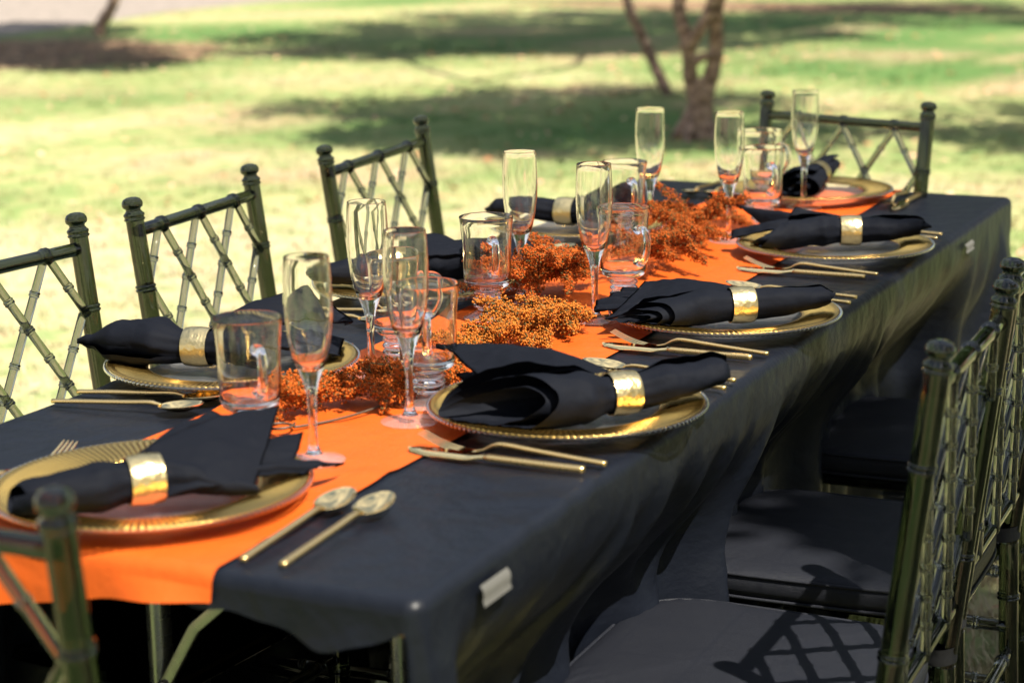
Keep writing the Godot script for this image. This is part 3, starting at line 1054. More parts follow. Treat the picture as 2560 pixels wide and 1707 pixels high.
func ring_mesh() -> ArrayMesh:
	var s := Shape.new()
	var prof := PackedVector2Array()
	for k in 9:
		var a := (k / 8.0 - 0.5)
		prof.append(Vector2(0.0246 + 0.0014 * cos(a * PI), a * 0.034))
	for k in 9:
		var a := 0.5 - k / 8.0
		prof.append(Vector2(0.0234 + 0.0014 * cos(a * PI), a * 0.0335))
	prof.append(prof[0])
	s.turn(Transform3D(Basis(Vector3(0, 0, 1), -PI / 2), Vector3.ZERO), prof, 56)
	return s.mesh()


# ------------------------------------------------------------------ sorghum
func spray(label: String, from: Vector3, to: Vector3, wide: float, grains: int, tone: Vector3, seed_: int, hook := false, pile := 1.0) -> void:
	rng.seed = seed_
	var t := thing("sorghum_spray", label, "dried sorghum", Transform3D(Basis.IDENTITY, from), "sorghum sprays along the runner")
	var d := to - from
	var flat := Vector3(d.x, 0, d.z)
	var fw := flat.normalized()
	var side := Vector3(-fw.z, 0, fw.x)
	var length := flat.length()
	var s := Shape.new()
	var main := soft([Vector3(0, 0.004, 0), fw * length * 0.3 + Vector3.UP * 0.012 * pile + side * 0.008, fw * length * 0.6 + Vector3.UP * 0.02 * pile - side * 0.006, fw * length * 0.95 + Vector3.UP * 0.016], 24)
	s.tube(main, widths(24, [[0.0, 0.0024], [1.0, 0.0009]]), 8)
	var spots := []
	var tints := PackedColorArray()
	var arms := []
	for k in 46:
		var t0 := rng.randf_range(0.22, 0.98)
		var q := main[int(t0 * 24)]
		var sgn := 1.0 if k % 2 == 0 else -1.0
		var ang := rng.randf_range(0.25, 0.95)
		var up := rng.randf_range(-0.05, 0.75) * pile
		var l := wide * rng.randf_range(0.55, 1.15) * (1.0 - 0.55 * absf(t0 - 0.5))
		var dir := (fw * cos(ang) + side * sgn * sin(ang) + Vector3.UP * up).normalized()
		var tip := q + dir * l
		tip.y = maxf(tip.y - 0.015, 0.006)
		var mid := q.lerp(tip, 0.5) + Vector3.UP * 0.008
		var arm := soft([q, mid, tip], 10)
		s.tube(arm, widths(10, [[0.0, 0.0011], [1.0, 0.0005]]), 5)
		arms.append(arm)
	arms.append(main.slice(14))
	for i in grains:
		var arm: PackedVector3Array = arms[rng.randi() % arms.size()]
		var u := 0.12 + 0.88 * pow(rng.randf(), 0.8)
		var f := u * (arm.size() - 1)
		var k := mini(int(f), arm.size() - 2)
		var c := arm[k].lerp(arm[k + 1], f - k)
		var fat := 0.0135 * (1.0 - 0.6 * pow(u, 3.0))
		var off := Vector3(rng.randfn(), rng.randfn(), rng.randfn()).normalized() * fat * pow(rng.randf(), 0.45)
		# grains sit in small bunches
		var bunch := Vector3(lumps.get_noise_3d(c.x * 2500.0 + off.x * 2000.0, c.y * 2500.0, c.z * 2500.0), lumps.get_noise_3d(c.x * 2500.0, off.y * 2500.0 + 90.0, c.z * 2500.0), lumps.get_noise_3d(c.z * 2500.0, c.y * 2500.0, off.z * 2500.0)) * 0.006
		var p := c + off + bunch
		p.y = maxf(p.y, 0.003)
		var r := rng.randf_range(0.0009, 0.0016)
		spots.append(Transform3D(Basis.IDENTITY.scaled(Vector3(r, r * rng.randf_range(0.9, 1.2), r)), p))
		var m := rng.randf()
		var col := tone * rng.randf_range(0.75, 1.2)
		if m < 0.15:
			col = Vector3(0.07, 0.05, 0.016)
		elif m < 0.22:
			col = tone * Vector3(0.6, 0.42, 0.5)
		tints.append(Color(col.x, col.y, col.z))
	part("stem", s.mesh(), M.stalk, t)
	var ball := SphereMesh.new()
	ball.radius = 1.0
	ball.height = 2.0
	ball.radial_segments = 8
	ball.rings = 4
	scatter("seed_heads", ball, M.grain, spots, tints, t)
	if hook:
		s = Shape.new()
		var loop := [Vector3(-0.06, 0.012, 0.16), Vector3(-0.075, 0.006, 0.22), Vector3(-0.095, 0.004, 0.275), Vector3(-0.115, 0.004, 0.31)]
		for k in 15:
			var f := -0.6 - TAU * 1.0 * k / 14.0
			loop.append(Vector3(-0.135, 0.0045 + 0.001 * k * 0.3, 0.33) + Vector3(cos(f), 0, sin(f)) * 0.016)
		var pth := soft(loop, 60)
		s.tube(pth, widths(60, [[0.0, 0.0016], [1.0, 0.0016]]), 8)
		part("hooked_stem", s.mesh(), M.wire, t)


# ------------------------------------------------------------------ chairs
func bead_profile(length: float, r: float, rings: Array, size := 0.0022) -> PackedVector2Array:
	var p := PackedVector2Array([Vector2(0.0, 0.0), Vector2(r, 0.0)])
	for c in rings:
		for k in 2:
			var y: float = c * length + (k - 0.5) * size * 2.6
			p.append_array([Vector2(r, y - size * 1.25), Vector2(r + size * 0.8, y - size * 0.7), Vector2(r + size * 1.05, y), Vector2(r + size * 0.8, y + size * 0.7), Vector2(r, y + size * 1.25)])
	p.append_array([Vector2(r, length), Vector2(0.0, length)])
	return p


func stand(from: Vector3, to: Vector3) -> Transform3D:
	var y := (to - from).normalized()
	var z := Vector3(0, 0, 1) if absf(y.z) < 0.9 else Vector3(1, 0, 0)
	var x := y.cross(z).normalized()
	return Transform3D(Basis(x, y, x.cross(y)), from)


func chair_proto() -> Node3D:
	var t := thing("banquet_chair", "", "chair", Transform3D.IDENTITY, "smoky resin chairs round the table")
	var hw := CHAIR_W / 2
	var s: Shape
	for sx in [-1.0, 1.0]:
		# back post: floor to seat, then leaning back to the finial
		s = Shape.new()
		var a := Vector3(sx * hw, 0.0, 0.215)
		var b := Vector3(sx * hw, 0.42, 0.2)
		var c := Vector3(sx * hw, 0.884, 0.2555)
		var len1 := b.distance_to(a)
		s.turn(stand(a, b), bead_profile(len1, 0.0145, [0.12, 0.45, 0.8]), 24)
		var len2 := c.distance_to(b)
		var pr := bead_profile(len2, 0.0138, [0.32, 0.78])
		pr.remove_at(pr.size() - 1)
		pr.append_array([Vector2(0.0142, len2), Vector2(0.0158, len2 + 0.0012), Vector2(0.0162, len2 + 0.003), Vector2(0.0146, len2 + 0.005), Vector2(0.0155, len2 + 0.0068), Vector2(0.0162, len2 + 0.0085), Vector2(0.0158, len2 + 0.0105), Vector2(0.0132, len2 + 0.0128), Vector2(0.0112, len2 + 0.016),
			Vector2(0.0122, len2 + 0.0188), Vector2(0.0152, len2 + 0.0208), Vector2(0.0162, len2 + 0.0245), Vector2(0.0156, len2 + 0.0285), Vector2(0.0128, len2 + 0.033), Vector2(0.007, len2 + 0.0355), Vector2(0.0, len2 + 0.0362)])
		s.turn(stand(b, c), pr, 24)
		part("back_post", s.mesh(), M.resin_dark, t)
	for sx in [-1.0, 1.0]:
		s = Shape.new()
		s.turn(stand(Vector3(sx * 0.182, 0.0, -0.188), Vector3(sx * 0.182, 0.432, -0.178)), bead_profile(0.432, 0.0135, [0.1, 0.4, 0.72, 0.9]), 20)
		part("front_leg", s.mesh(), M.resin_dark, t)
	var back := func(x: float, y: float) -> Vector3:
		return Vector3(x, y, lerpf(0.2, 0.2555, (y - 0.42) / 0.464))
	var top := 0.868
	var low := 0.502
	s = Shape.new()
	var e0: Vector3 = back.call(-hw + 0.008, top)
	var e1: Vector3 = back.call(hw - 0.008, top)
	s.turn(stand(e0, e1), bead_profile(e0.distance_to(e1), 0.0098, [0.18, 0.5, 0.82], 0.0026), 20)
	part("top_rail", s.mesh(), M.resin_dark, t)
	s = Shape.new()
	e0 = back.call(-hw + 0.008, low)
	e1 = back.call(hw - 0.008, low)
	s.turn(stand(e0, e1), bead_profile(e0.distance_to(e1), 0.0085, [0.18, 0.5, 0.82], 0.002), 18)
	part("bottom_rail", s.mesh(), M.resin_dark, t)
	# lattice: lines that fall a sixth of the width in a quarter of the height
	var iw := hw - 0.012
	for dirn in [1.0, -1.0]:
		for q in [[0.1667, 0.0, 0.8333, 4.0], [0.5, 0.0, 1.0, 3.0], [0.8333, 0.0, 1.0, 1.0], [0.0, 1.0, 0.5, 4.0], [0.0, 3.0, 0.1667, 4.0]]:
			var p0: Vector3 = back.call(dirn * lerpf(-iw, iw, q[0]), lerpf(top - 0.004, low + 0.004, q[1] / 4.0))
			var p1: Vector3 = back.call(dirn * lerpf(-iw, iw, q[2]), lerpf(top - 0.004, low + 0.004, q[3] / 4.0))
			p0.z += dirn * 0.0045
			p1.z += dirn * 0.0045
			var rings := []
			var steps := int(round(q[3] - q[1])) * 2
			for k in range(1, steps):
				rings.append(float(k) / steps)
			s = Shape.new()
			s.turn(stand(p0, p1), bead_profile(p0.distance_to(p1), 0.0063, rings, 0.0017), 14)
			part("lattice_slat", s.mesh(), M.resin, t)
	s = Shape.new()
	s.box(place(0, 0.412, 0.0), Vector3(0.36, 0.02, 0.38), 0.004)
	part("seat", s.mesh(), M.resin_dark, t)
	var bars := []
	for sx in [-1.0, 1.0]:
		bars.append([Vector3(sx * 0.186, 0.2, 0.205), Vector3(sx * 0.182, 0.2, -0.182)])
		bars.append([Vector3(sx * 0.186, 0.29, 0.203), Vector3(sx * 0.182, 0.29, -0.18)])
	bars.append([Vector3(-0.182, 0.25, -0.182), Vector3(0.182, 0.25, -0.182)])
	bars.append([Vector3(-0.188, 0.25, 0.206), Vector3(0.188, 0.25, 0.206)])
	bars.append([Vector3(-0.182, 0.33, -0.18), Vector3(0.182, 0.33, -0.18)])
	for b in bars:
		s = Shape.new()
		s.turn(stand(b[0], b[1]), bead_profile(b[0].distance_to(b[1]), 0.009, [0.12, 0.5, 0.88], 0.002), 16)
		part("stretcher", s.mesh(), M.resin, t)
	return t


# where a chair stands: the two finials of its back, seen from the sitter's right (local -x) and left
func chair_at(p1: Vector3, p2: Vector3) -> Transform3D:
	var x := p2 - p1
	var wide := x.length() / CHAIR_W
	x = x.normalized()
	var z := x.cross(Vector3.UP).normalized()
	var y := z.cross(x).normalized()
	var b := Basis(x, y, z)
	var at := (p1 + p2) / 2 + Vector3(0, TY, 0) - b * Vector3(0, 0.92, 0.26)
	at.y = maxf(at.y, -0.03)
	return Transform3D(Basis(x * wide, y, z), at)


func cushion_proto() -> Node3D:
	var t := thing("seat_cushion", "", "seat cushion", Transform3D.IDENTITY, "black seat cushions on the right hand chairs")
	var s := Shape.new()
	var outline := func(f: float, grow: float) -> Vector2:
		var c := Vector2(cos(f), sin(f))
		var e := 0.42
		var v := Vector2(signf(c.x) * pow(absf(c.x), e), signf(c.y) * pow(absf(c.y), e))
		return Vector2(v.x * (0.197 + grow) * (1.0 - 0.035 * v.y), v.y * (0.197 + grow))
	var prof := [[0.0, 0.424], [0.9, 0.424], [0.99, 0.428], [1.012, 0.44], [1.012, 0.452], [1.0, 0.4605], [0.97, 0.4645], [0.92, 0.4675], [0.85, 0.4695], [0.7, 0.4715], [0.5, 0.473], [0.25, 0.4735], [0.0, 0.474]]
	var rows := []
	for q in prof:
		var row := PackedVector3Array()
		for j in 96:
			var f := TAU * j / 96
			var o2: Vector2 = outline.call(f, 0.0)
			var p: Vector2 = o2 * float(q[0])
			var y: float = q[1]
			if y > 0.462:
				y += 0.0022 * wrinkle.get_noise_2d(p.x * 160.0, p.y * 160.0) + 0.0012 * sin(j * 1.9) * smoothstep(0.8, 0.97, q[0])
			row.append(Vector3(p.x, y, p.y))
		rows.append(row)
	s.grid(rows, true)
	part("cover", s.mesh(), M.cushion, t)
	for y in [0.461, 0.429]:
		s = Shape.new()
		rows = []
		for i in 97:
			var f := TAU * (i % 96) / 96
			var o2: Vector2 = outline.call(f, 0.0012)
			var dir := o2.normalized()
			var row := PackedVector3Array()
			for j in 8:
				var a := TAU * j / 8
				row.append(Vector3(o2.x + dir.x * cos(a) * 0.0026, y + sin(a) * 0.0026, o2.y + dir.y * cos(a) * 0.0026))
			rows.append(row)
		s.grid(rows, true)
		part("piping", s.mesh(), M.cushion, t)
	for sx in [-1.0, 1.0]:
		s = Shape.new()
		rows = []
		for k in 5:
			var row := PackedVector3Array()
			for j in 28:
				var f := TAU * j / 28
				var r := 0.0158 + 0.0005 * sin(k * 2.0)
				var pull := 0.012 * pow(maxf(0.0, -cos(f)), 3.0)
				row.append(Vector3(sx * CHAIR_W / 2 + r * sin(f), 0.424 + k * 0.0055 + 0.004 * cos(f), 0.2005 + (r + pull) * cos(f)))
			rows.append(row)
		for r in rows:
			r.reverse()
		s.grid(rows, true)
		part("strap", s.mesh(), M.elastic, t)
	return t


# ------------------------------------------------------------------ scene
func _ready() -> void:
	rng.seed = 7
	wrinkle.seed = 11
	wrinkle.frequency = 0.05
	wrinkle.fractal_octaves = 3
	lumps.seed = 23
	lumps.frequency = 0.02
	lumps.fractal_octaves = 3

	var cam := Camera3D.new()
	cam.name = "camera"
	var lens := CameraAttributesPhysical.new()
	lens.frustum_focal_length = 69.2
	lens.frustum_focus_distance = 2.68
	lens.frustum_near = 0.05
	lens.frustum_far = 900.0
	lens.exposure_aperture = 4.5
	cam.attributes = lens
	cam.transform = Transform3D(Basis(Vector3(0.902539, -0.016858, -0.430278), Vector3(-0.08019, 0.975174, -0.206411), Vector3(0.423075, 0.220797, 0.878781)), Vector3(1.163, TY + 0.602, 1.429))
	add_child(cam)
	cam.current = true

	var we := WorldEnvironment.new()
	we.name = "environment"
	var env := Environment.new()
	env.background_mode = Environment.BG_SKY
	var sky := Sky.new()
	var sm := ProceduralSkyMaterial.new()
	sm.sky_top_color = Color(0.60, 0.72, 0.90)
	sm.sky_horizon_color = Color(0.88, 0.90, 0.90)
	sm.sky_curve = 0.35
	sm.sky_energy_multiplier = 0.54
	sm.ground_bottom_color = Color(0.35, 0.36, 0.22)
	sm.ground_horizon_color = Color(0.6, 0.62, 0.5)
	# thin bright haze and broken cloud
	var cloud := NoiseTexture2D.new()
	cloud.width = 1024
	cloud.height = 512
	cloud.seamless = true
	var cn := FastNoiseLite.new()
	cn.seed = 77
	cn.frequency = 0.006
	cn.fractal_octaves = 5
	cloud.noise = cn
	cloud.color_ramp = ramp([[0.3, Color(1, 1, 1, 0.0)], [0.55, Color(1, 1, 1, 0.55)], [0.75, Color(1, 1, 1, 1.0)]])
	sm.sky_cover = cloud
	sm.sky_cover_modulate = Color(0.86, 0.85, 0.82, 0.85)
	sky.sky_material = sm
	env.sky = sky
	env.tonemap_mode = Environment.TONE_MAPPER_LINEAR
	env.tonemap_exposure = 2.7
	env.sdfgi_enabled = true
	env.ssao_enabled = true
	env.ssil_enabled = true
	we.environment = env
	add_child(we)

	var sun := DirectionalLight3D.new()
	sun.name = "sun"
	sun.light_energy = 1.6
	sun.light_color = Color(1.0, 0.97, 0.91)
	sun.light_angular_distance = 0.5
	sun.shadow_enabled = true
	sun.look_at_from_position(Vector3.ZERO, SUN_DIR, Vector3.UP)
	add_child(sun)

	make_materials()
	build_ground()
	build_trees()
	build_tree_row()
	build_table()
	build_cloth()
	build_runner()
	build_chairs()
	build_settings()
	build_glasses()
	build_sprays()
	build_grass()


func build_chairs() -> void:
	var list := [
		[Vector3(0.707, 0.15, -0.538), Vector3(0.697, 0.146, -0.91), "smoky resin chair nearest the camera on the right side of the table"],
		[Vector3(0.684, 0.153, -1.012), Vector3(0.676, 0.153, -1.40), "second smoky resin chair along the right side, between two others"],
		[Vector3(0.655, 0.155, -1.62), Vector3(0.65, 0.155, -2.0), "smoky resin chair farthest along the right side of the table"],
		[Vector3(-0.635, 0.172, -0.435), Vector3(-0.605, 0.172, -0.81), "smoky green resin chair cut by the left picture edge"],
		[Vector3(-0.655, 0.172, -1.34), Vector3(-0.617, 0.172, -0.96), "smoky green resin chair in the middle of the left side"],
		[Vector3(-0.71, 0.176, -2.055), Vector3(-0.705, 0.163, -1.667), "smoky green resin chair farthest along the left side of the table"],
		[Vector3(-0.18, 0.16, 0.275), Vector3(0.205, 0.16, 0.265), "blurred smoky resin chair at the near end of the table"],
		[Vector3(0.22, 0.19, -2.46), Vector3(-0.16, 0.19, -2.6), "dark smoky resin chair at the far end of the table"],
	]
	var proto: Node3D = null
	var cushion: Node3D = null
	var pads := ["black satin cushion with a lattice shadow on the nearest right hand chair", "black satin cushion on the second right hand chair, its piped front edge sunlit", "black satin cushion in shade on the farthest right hand chair"]
	for i in list.size():
		var q = list[i]
		if i == 3:      # seen from the left side the sitter's right is the far post
			q = [q[1], q[0], q[2]]
		var at := chair_at(q[0], q[1])
		if proto == null:
			proto = chair_proto()
			proto.transform = at
			proto.set_meta("label", q[2])
		else:
			copy(proto, "banquet_chair", q[2], at)
		if i < 3:
			var up := at
			if cushion == null:
				cushion = cushion_proto()
				cushion.transform = up
				cushion.set_meta("label", pads[i])
			else:
				copy(cushion, "seat_cushion", pads[i], up)


func build_settings() -> void:
	# [centre, turn, which]
	var seats := [
		[Vector2(0.253, -0.607), PI / 2, "the nearest right hand place", "right1"],
		[Vector2(0.251, -1.163), PI / 2, "the middle right hand place", "right2"],
		[Vector2(0.238, -1.753), PI / 2, "the farthest right hand place", "right3"],
		[Vector2(-0.24, -0.651), -PI / 2, "the nearest left hand place", "left1"],
		[Vector2(-0.262, -1.21), -PI / 2, "the middle left hand place", "left2"],
		[Vector2(-0.255, -1.80), -PI / 2, "the farthest left hand place", "left3"],
		[Vector2(-0.009, -0.151), 0.0, "the near end of the table", "near"],
		[Vector2(0.013, -2.341), PI, "the far end of the table", "far"],
	]
	var plate := plate_proto()
	var fork := fork_proto()
	var knife := knife_proto()
	var spoon := spoon_proto()
	var first := true
	for q in seats:
		var c: Vector2 = q[0]
		var turn: float = q[1]
		var seat := place(c.x, TY + 0.004, c.y, turn)
		var where: String = q[2]
		var bits := []
		bits.append([plate, "charger_plate", "gold rimmed glass charger plate at " + where, place(0, 0, 0, 0.3)])
		var lift := 0.0
		bits.append([fork, "fork", "gold fork next to the plate at " + where, place(-0.168, lift, 0.12, 0.05)])
		bits.append([knife, "knife", "gold knife outside the fork at " + where, place(-0.2, lift, 0.108, 0.0)])
		bits.append([spoon, "spoon", "gold spoon nearer the plate at " + where, place(0.192, lift, 0.128, 0.02)])
		bits.append([spoon, "spoon", "outer of the two gold spoons at " + where, place(0.234, lift, 0.126, 0.01)])
		var k := 0
		for b in bits:
			var at: Transform3D = seat * b[3]
			if q[3] == "left1" and k >= 3:
				at = seat * place(0.166 + (k - 3) * 0.05, lift, 0.122, 0.12)
			if q[3] == "left1" and k in [1, 2]:
				at = seat * place(-0.165 - (k - 1) * 0.035, lift, 0.115, -0.18)
			if first and k < 4:
				b[0].transform = at
				b[0].set_meta("label", b[2])
			else:
				copy(b[0], b[1], b[2], at)
			k += 1
		first = false
	build_napkins(seats)


func build_napkins(seats: Array) -> void:
	var ring := ring_mesh()
	# where the ring lies, where the napkin's tip points, keys along it, options
	var specs := {
		"right1": [Vector3(0.325, 0.043, -0.600), Vector3(0.415, 0.05, -0.70), [[0.142, 0.01, 0.014, 0.014, 0.0], [0.12, 0.032, 0.02, 0.013, 0.0], [0.06, 0.034, 0.025, 0.006, 0.0], [0.0], [-0.06, 0.044, 0.036, 0.004, 0.008], [-0.12, 0.052, 0.044, 0.006, 0.004], [-0.2, 0.054, 0.038, 0.0, -0.006]],
			{"turns": 2.2, "shrink": 0.62, "layers": 0.02, "phase": 1.9, "pleat": 0.03, "pleats": 2.0, "seed": 1.3, "cut": 0.11, "cutdir": 0.35, "flaps": [
				[Vector3(0.305, 0.064, -0.612), Vector3(0.30, 0.068, -0.58), Vector3(0.206, 0.048, -0.517), Vector3(0.066, 0.071, -0.635), 0.014, 0.006, 1.0],
				[Vector3(0.28, 0.05, -0.62), Vector3(0.27, 0.045, -0.60), Vector3(0.13, 0.028, -0.60), Vector3(0.09, 0.034, -0.64), 0.01, 0.0, 1.0]]}],
		"right2": [Vector3(0.29, 0.043, -1.12), Vector3(0.399, 0.046, -1.20), [[0.138, 0.012, 0.008, 0.004, 0.0], [0.12, 0.026, 0.017, 0.007, 0.0], [0.06, 0.03, 0.023, 0.003, 0.0], [0.0], [-0.06, 0.034, 0.028, 0.0, 0.0], [-0.11, 0.037, 0.026, -0.004, 0.006], [-0.145, 0.04, 0.024, -0.008, 0.01]],
			{"turns": 3.4, "shrink": 0.92, "layers": 0.05, "phase": 2.4, "pleat": 0.02, "pleats": 2.0, "seed": 2.1, "cut": 0.05, "cutdir": 0.2, "flaps": [
				[Vector3(0.282, 0.066, -1.125), Vector3(0.27, 0.05, -1.085), Vector3(0.122, 0.028, -1.03), Vector3(0.136, 0.062, -1.146), 0.006, -0.004, 0.0],
				[Vector3(0.25, 0.05, -1.125), Vector3(0.23, 0.04, -1.09), Vector3(0.088, 0.028, -1.072), Vector3(0.078, 0.034, -1.115), 0.004, 0.006, 2.0],
				[Vector3(0.25, 0.05, -1.13), Vector3(0.24, 0.045, -1.11), Vector3(0.08, 0.036, -1.11), Vector3(0.098, 0.046, -1.155), 0.006, 0.0, 2.0]]}],
		"right3": [Vector3(0.26, 0.043, -1.769), Vector3(0.376, 0.05, -1.817), [[0.135, 0.016, 0.008, 0.006, 0.0], [0.11, 0.03, 0.017, 0.006, 0.0], [0.06, 0.03, 0.022, 0.003, 0.0], [0.0], [-0.05, 0.036, 0.028, 0.002, 0.01], [-0.1, 0.046, 0.032, 0.0, 0.022], [-0.15, 0.05, 0.026, -0.004, 0.03]],
			{"turns": 2.2, "shrink": 0.7, "layers": 0.03, "phase": 2.0, "pleat": 0.05, "pleats": 3.0, "seed": 3.7, "cut": 0.05, "cutdir": 2.0, "flaps": [
				[Vector3(0.22, 0.056, -1.79), Vector3(0.20, 0.045, -1.765), Vector3(0.10, 0.038, -1.79), Vector3(0.045, 0.072, -1.80), 0.0, 0.0, 1.0],
				[Vector3(0.24, 0.064, -1.785), Vector3(0.215, 0.05, -1.75), Vector3(0.145, 0.046, -1.755), Vector3(0.162, 0.078, -1.775), 0.0, 0.002, 0.0],
				[Vector3(0.22, 0.052, -1.77), Vector3(0.20, 0.035, -1.735), Vector3(0.07, 0.028, -1.70), Vector3(0.066, 0.036, -1.73), 0.018, 0.004, 1.0]]}],
		"left1": [Vector3(-0.267, 0.045, -0.615), Vector3(-0.428, 0.05, -0.579), [[0.168, 0.003, 0.003, 0.004, 0.0], [0.15, 0.012, 0.01, 0.005, 0.0], [0.11, 0.042, 0.029, 0.008, 0.0], [0.06, 0.048, 0.033, 0.008, 0.0], [0.0], [-0.05, 0.036, 0.024, 0.0, 0.0], [-0.11, 0.05, 0.024, -0.004, 0.0]],
			{"turns": 1.2, "phase": 3.6, "pleat": 0.10, "pleats": 3.0, "seed": 4.4, "cut": 0.04, "point": 0.0, "flaps": [
				[Vector3(-0.262, 0.068, -0.635), Vector3(-0.245, 0.06, -0.605), Vector3(-0.145, 0.05, -0.80), Vector3(-0.222, 0.088, -0.812), 0.01, 0.004, 1.0],
				[Vector3(-0.255, 0.055, -0.635), Vector3(-0.245, 0.04, -0.60), Vector3(-0.10, 0.03, -0.684), Vector3(-0.138, 0.034, -0.762), 0.012, 0.004, 2.0]]}],
		"left2": [Vector3(-0.30, 0.043, -1.19), Vector3(-0.385, 0.045, -1.06), [[0.155, 0.004, 0.004, 0.0, 0.0], [0.125, 0.028, 0.018, 0.006, 0.0], [0.06, 0.032, 0.025, 0.006, 0.0], [0.0], [-0.06, 0.044, 0.032, 0.006, 0.0], [-0.13, 0.066, 0.036, 0.004, 0.0], [-0.2, 0.07, 0.024, -0.004, 0.0]],
			{"turns": 1.3, "phase": 2.6, "pleat": 0.05, "pleats": 3.0, "seed": 5.2, "cut": 0.05, "flaps": [
				[Vector3(-0.31, 0.066, -1.205), Vector3(-0.28, 0.055, -1.18), Vector3(-0.17, 0.05, -1.27), Vector3(-0.277, 0.080, -1.30), 0.012, 0.006, 1.0],
				[Vector3(-0.30, 0.06, -1.22), Vector3(-0.27, 0.05, -1.19), Vector3(-0.15, 0.034, -1.34), Vector3(-0.187, 0.042, -1.49), 0.016, 0.008, 1.0]]}],
		"left3": [Vector3(-0.27, 0.045, -1.784), Vector3(-0.435, 0.04, -1.781), [[0.165, 0.004, 0.004, -0.004, 0.0], [0.13, 0.03, 0.018, 0.004, 0.0], [0.06, 0.032, 0.024, 0.004, 0.0], [0.0], [-0.05, 0.04, 0.026, 0.002, 0.0], [-0.12, 0.056, 0.03, 0.0, 0.0]],
			{"turns": 1.4, "phase": 2.0, "pleat": 0.06, "pleats": 3.0, "seed": 6.1, "cut": 0.04, "flaps": [
				[Vector3(-0.27, 0.066, -1.80), Vector3(-0.25, 0.055, -1.775), Vector3(-0.14, 0.04, -1.85), Vector3(-0.20, 0.088, -1.93), 0.0, 0.004, 1.0],
				[Vector3(-0.265, 0.05, -1.79), Vector3(-0.25, 0.04, -1.76), Vector3(-0.12, 0.03, -1.76), Vector3(-0.13, 0.04, -1.86), 0.01, 0.004, 1.0]]}],
		"near": [Vector3(0.017, 0.043, -0.103), Vector3(-0.055, 0.04, -0.018), [[0.135, 0.02, 0.016, -0.004, 0.0], [0.11, 0.034, 0.024, -0.002, 0.0], [0.05, 0.034, 0.026, 0.0, 0.0], [0.0], [-0.04, 0.021, 0.018, 0.0, -0.008], [-0.08, 0.02, 0.012, -0.01, -0.02], [-0.105, 0.02, 0.01, -0.014, -0.025]],
			{"turns": 1.25, "phase": 2.6, "pleat": 0.05, "pleats": 3.0, "seed": 7.3, "cut": 0.03, "flaps": [
				[Vector3(-0.002, 0.064, -0.122), Vector3(0.05, 0.030, -0.098), Vector3(0.108, 0.025, -0.158), Vector3(0.045, 0.070, -0.312), 0.012, 0.014, 0.0],
				[Vector3(-0.008, 0.058, -0.125), Vector3(0.008, 0.066, -0.122), Vector3(0.0, 0.064, -0.272), Vector3(-0.026, 0.058, -0.278), 0.004, 0.008, 0.0],
				[Vector3(0.03, 0.05, -0.135), Vector3(0.05, 0.035, -0.12), Vector3(0.118, 0.030, -0.215), Vector3(0.085, 0.048, -0.295), 0.004, 0.006, 1.0],
				[Vector3(0.04, 0.045, -0.13), Vector3(0.055, 0.03, -0.115), Vector3(0.128, 0.028, -0.222), Vector3(0.136, 0.022, -0.293), 0.01, 0.008, 2.0]]}],
		"far": [Vector3(0.018, 0.047, -2.375), Vector3(0.013, 0.055, -2.52), [[0.13, 0.022, 0.012, 0.012, 0.0], [0.1, 0.03, 0.02, 0.008, 0.0], [0.05, 0.03, 0.022, 0.004, 0.0], [0.0], [-0.05, 0.04, 0.028, 0.0, 0.0], [-0.1, 0.052, 0.034, -0.004, 0.0], [-0.15, 0.055, 0.03, -0.006, 0.0]],
			{"turns": 2.4, "shrink": 0.8, "layers": 0.03, "phase": 1.0, "pleat": 0.08, "pleats": 3.0, "seed": 8.8, "cut": 0.04}],
	}
	var looks := {
		"right1": "black napkin with a wide open loop and raised corner at the nearest right hand place",
		"right2": "neatly rolled black napkin with stacked folds at the middle right hand place",
		"right3": "black napkin with two upright corners at the farthest right hand place",
		"left1": "black napkin ending in a puffed point over the table's left edge, nearest left hand place",
		"left2": "black napkin behind the tall flutes at the middle left hand place",
		"left3": "black napkin seen through glasses at the farthest left hand place",
		"near": "large black napkin with fanned peaks on the plate at the near end",
		"far": "small crumpled black napkin on the plate at the far end of the table",
	}
	for q in seats:
		var sp = specs[q[3]]
		var aim: Vector3 = sp[1] - sp[0]
		var at := Transform3D(Basis(Vector3.UP, atan2(-aim.z, aim.x)), sp[0] + Vector3(0, TY, 0))
		var m := napkin_mesh(sp[2], sp[3], at, q[0])
		var o := part("napkin", m, M.napkin, self)
		o.transform = at
		tag(o, looks[q[3]], "napkin", "black rolled napkins")
		var r := part("napkin_ring", ring, M.gold_ring, self)
		r.transform = at
		tag(r, "hammered gold napkin ring round the napkin at " + q[2], "napkin ring", "gold napkin rings")


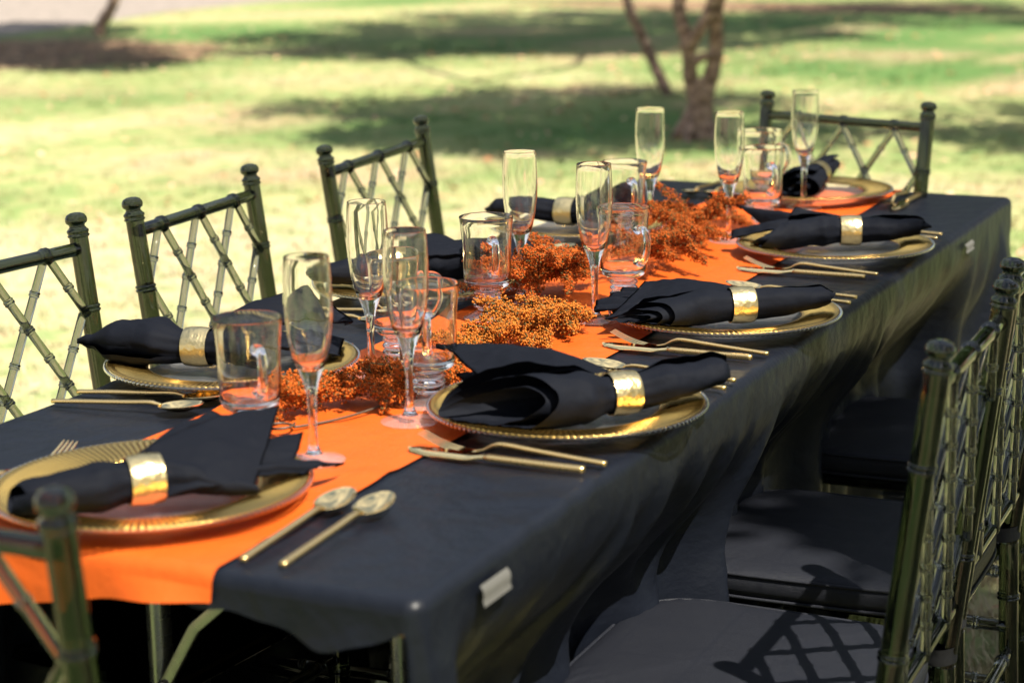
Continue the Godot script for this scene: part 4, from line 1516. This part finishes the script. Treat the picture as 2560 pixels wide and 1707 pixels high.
func build_glasses() -> void:
	var fl := [
		[0.069, -0.34, "champagne flute nearest the camera, its foot behind the near napkin"],
		[0.088, -0.525, "champagne flute standing left of the nearest right hand plate"],
		[-0.062, -0.70, "champagne flute right of the nearest left hand plate"],
		[-0.09, -1.21, "champagne flute behind the mug in the middle of the table"],
		[0.07, -1.118, "champagne flute at the inner end of the middle right hand napkin"],
		[-0.126, -1.83, "champagne flute in front of the slender tree stem, far left of the runner"],
		[0.03, -1.81, "champagne flute beside the farthest right hand napkin's corners"],
		[0.042, -2.21, "champagne flute in front of the plate at the far end"]]
	var proto := flute_proto()
	for i in fl.size():
		var at := place(fl[i][0], TY + 0.0036, fl[i][1], 0.3 * i)
		if i == 0:
			proto.transform = at
			proto.set_meta("label", fl[i][2])
		else:
			copy(proto, "champagne_flute", fl[i][2], at)
	var mg := [
		[-0.023, -0.36, -0.75, "glass mug nearest the camera, its handle towards the near flute"],
		[-0.058, -0.765, 0.2, "glass mug half hidden behind two flutes, left of the runner's middle"],
		[0.072, -0.604, -1.1, "glass mug with ringed stem touching the nearest right hand plate"],
		[-0.082, -1.078, -0.9, "glass mug standing clear beside the middle sorghum spray"],
		[0.071, -1.225, -0.6, "glass mug behind the middle right hand napkin, sorghum showing through it"],
		[-0.119, -1.692, -0.9, "glass mug at the farthest left hand place with a black napkin behind it"],
		[-0.04, -2.2, -0.3, "glass mug farthest from the camera, near the far plate"],
		[0.045, -1.95, -0.9, "glass mug beside the farthest right hand napkin"]]
	var mug := mug_proto()
	for i in mg.size():
		var at := place(mg[i][0], TY + 0.0036, mg[i][1], mg[i][2])
		if i == 0:
			mug.transform = at
			mug.set_meta("label", mg[i][3])
		else:
			copy(mug, "glass_mug", mg[i][3], at)


func build_sprays() -> void:
	var y := TY + 0.004
	spray("orange sorghum spray with a hooked dark stem nearest the camera", Vector3(0.105, y, -0.76), Vector3(-0.06, y, -0.485), 0.085, 11000, Vector3(0.33, 0.07, 0.007), 101, true)
	spray("yellow orange sorghum spray fanned out over the middle of the runner", Vector3(0.09, y, -1.15), Vector3(-0.0, y, -0.80), 0.10, 12500, Vector3(0.36, 0.112, 0.014), 202)
	spray("deep orange sorghum spray piled behind the middle mug", Vector3(0.0, y + 0.012, -1.42), Vector3(-0.11, y + 0.012, -1.12), 0.115, 14000, Vector3(0.30, 0.06, 0.006), 303, false, 1.45)
	spray("dark orange sorghum spray heaped toward the far end of the runner", Vector3(-0.03, y + 0.015, -2.02), Vector3(0.01, y + 0.015, -1.42), 0.15, 18000, Vector3(0.28, 0.06, 0.007), 404, false, 1.1)
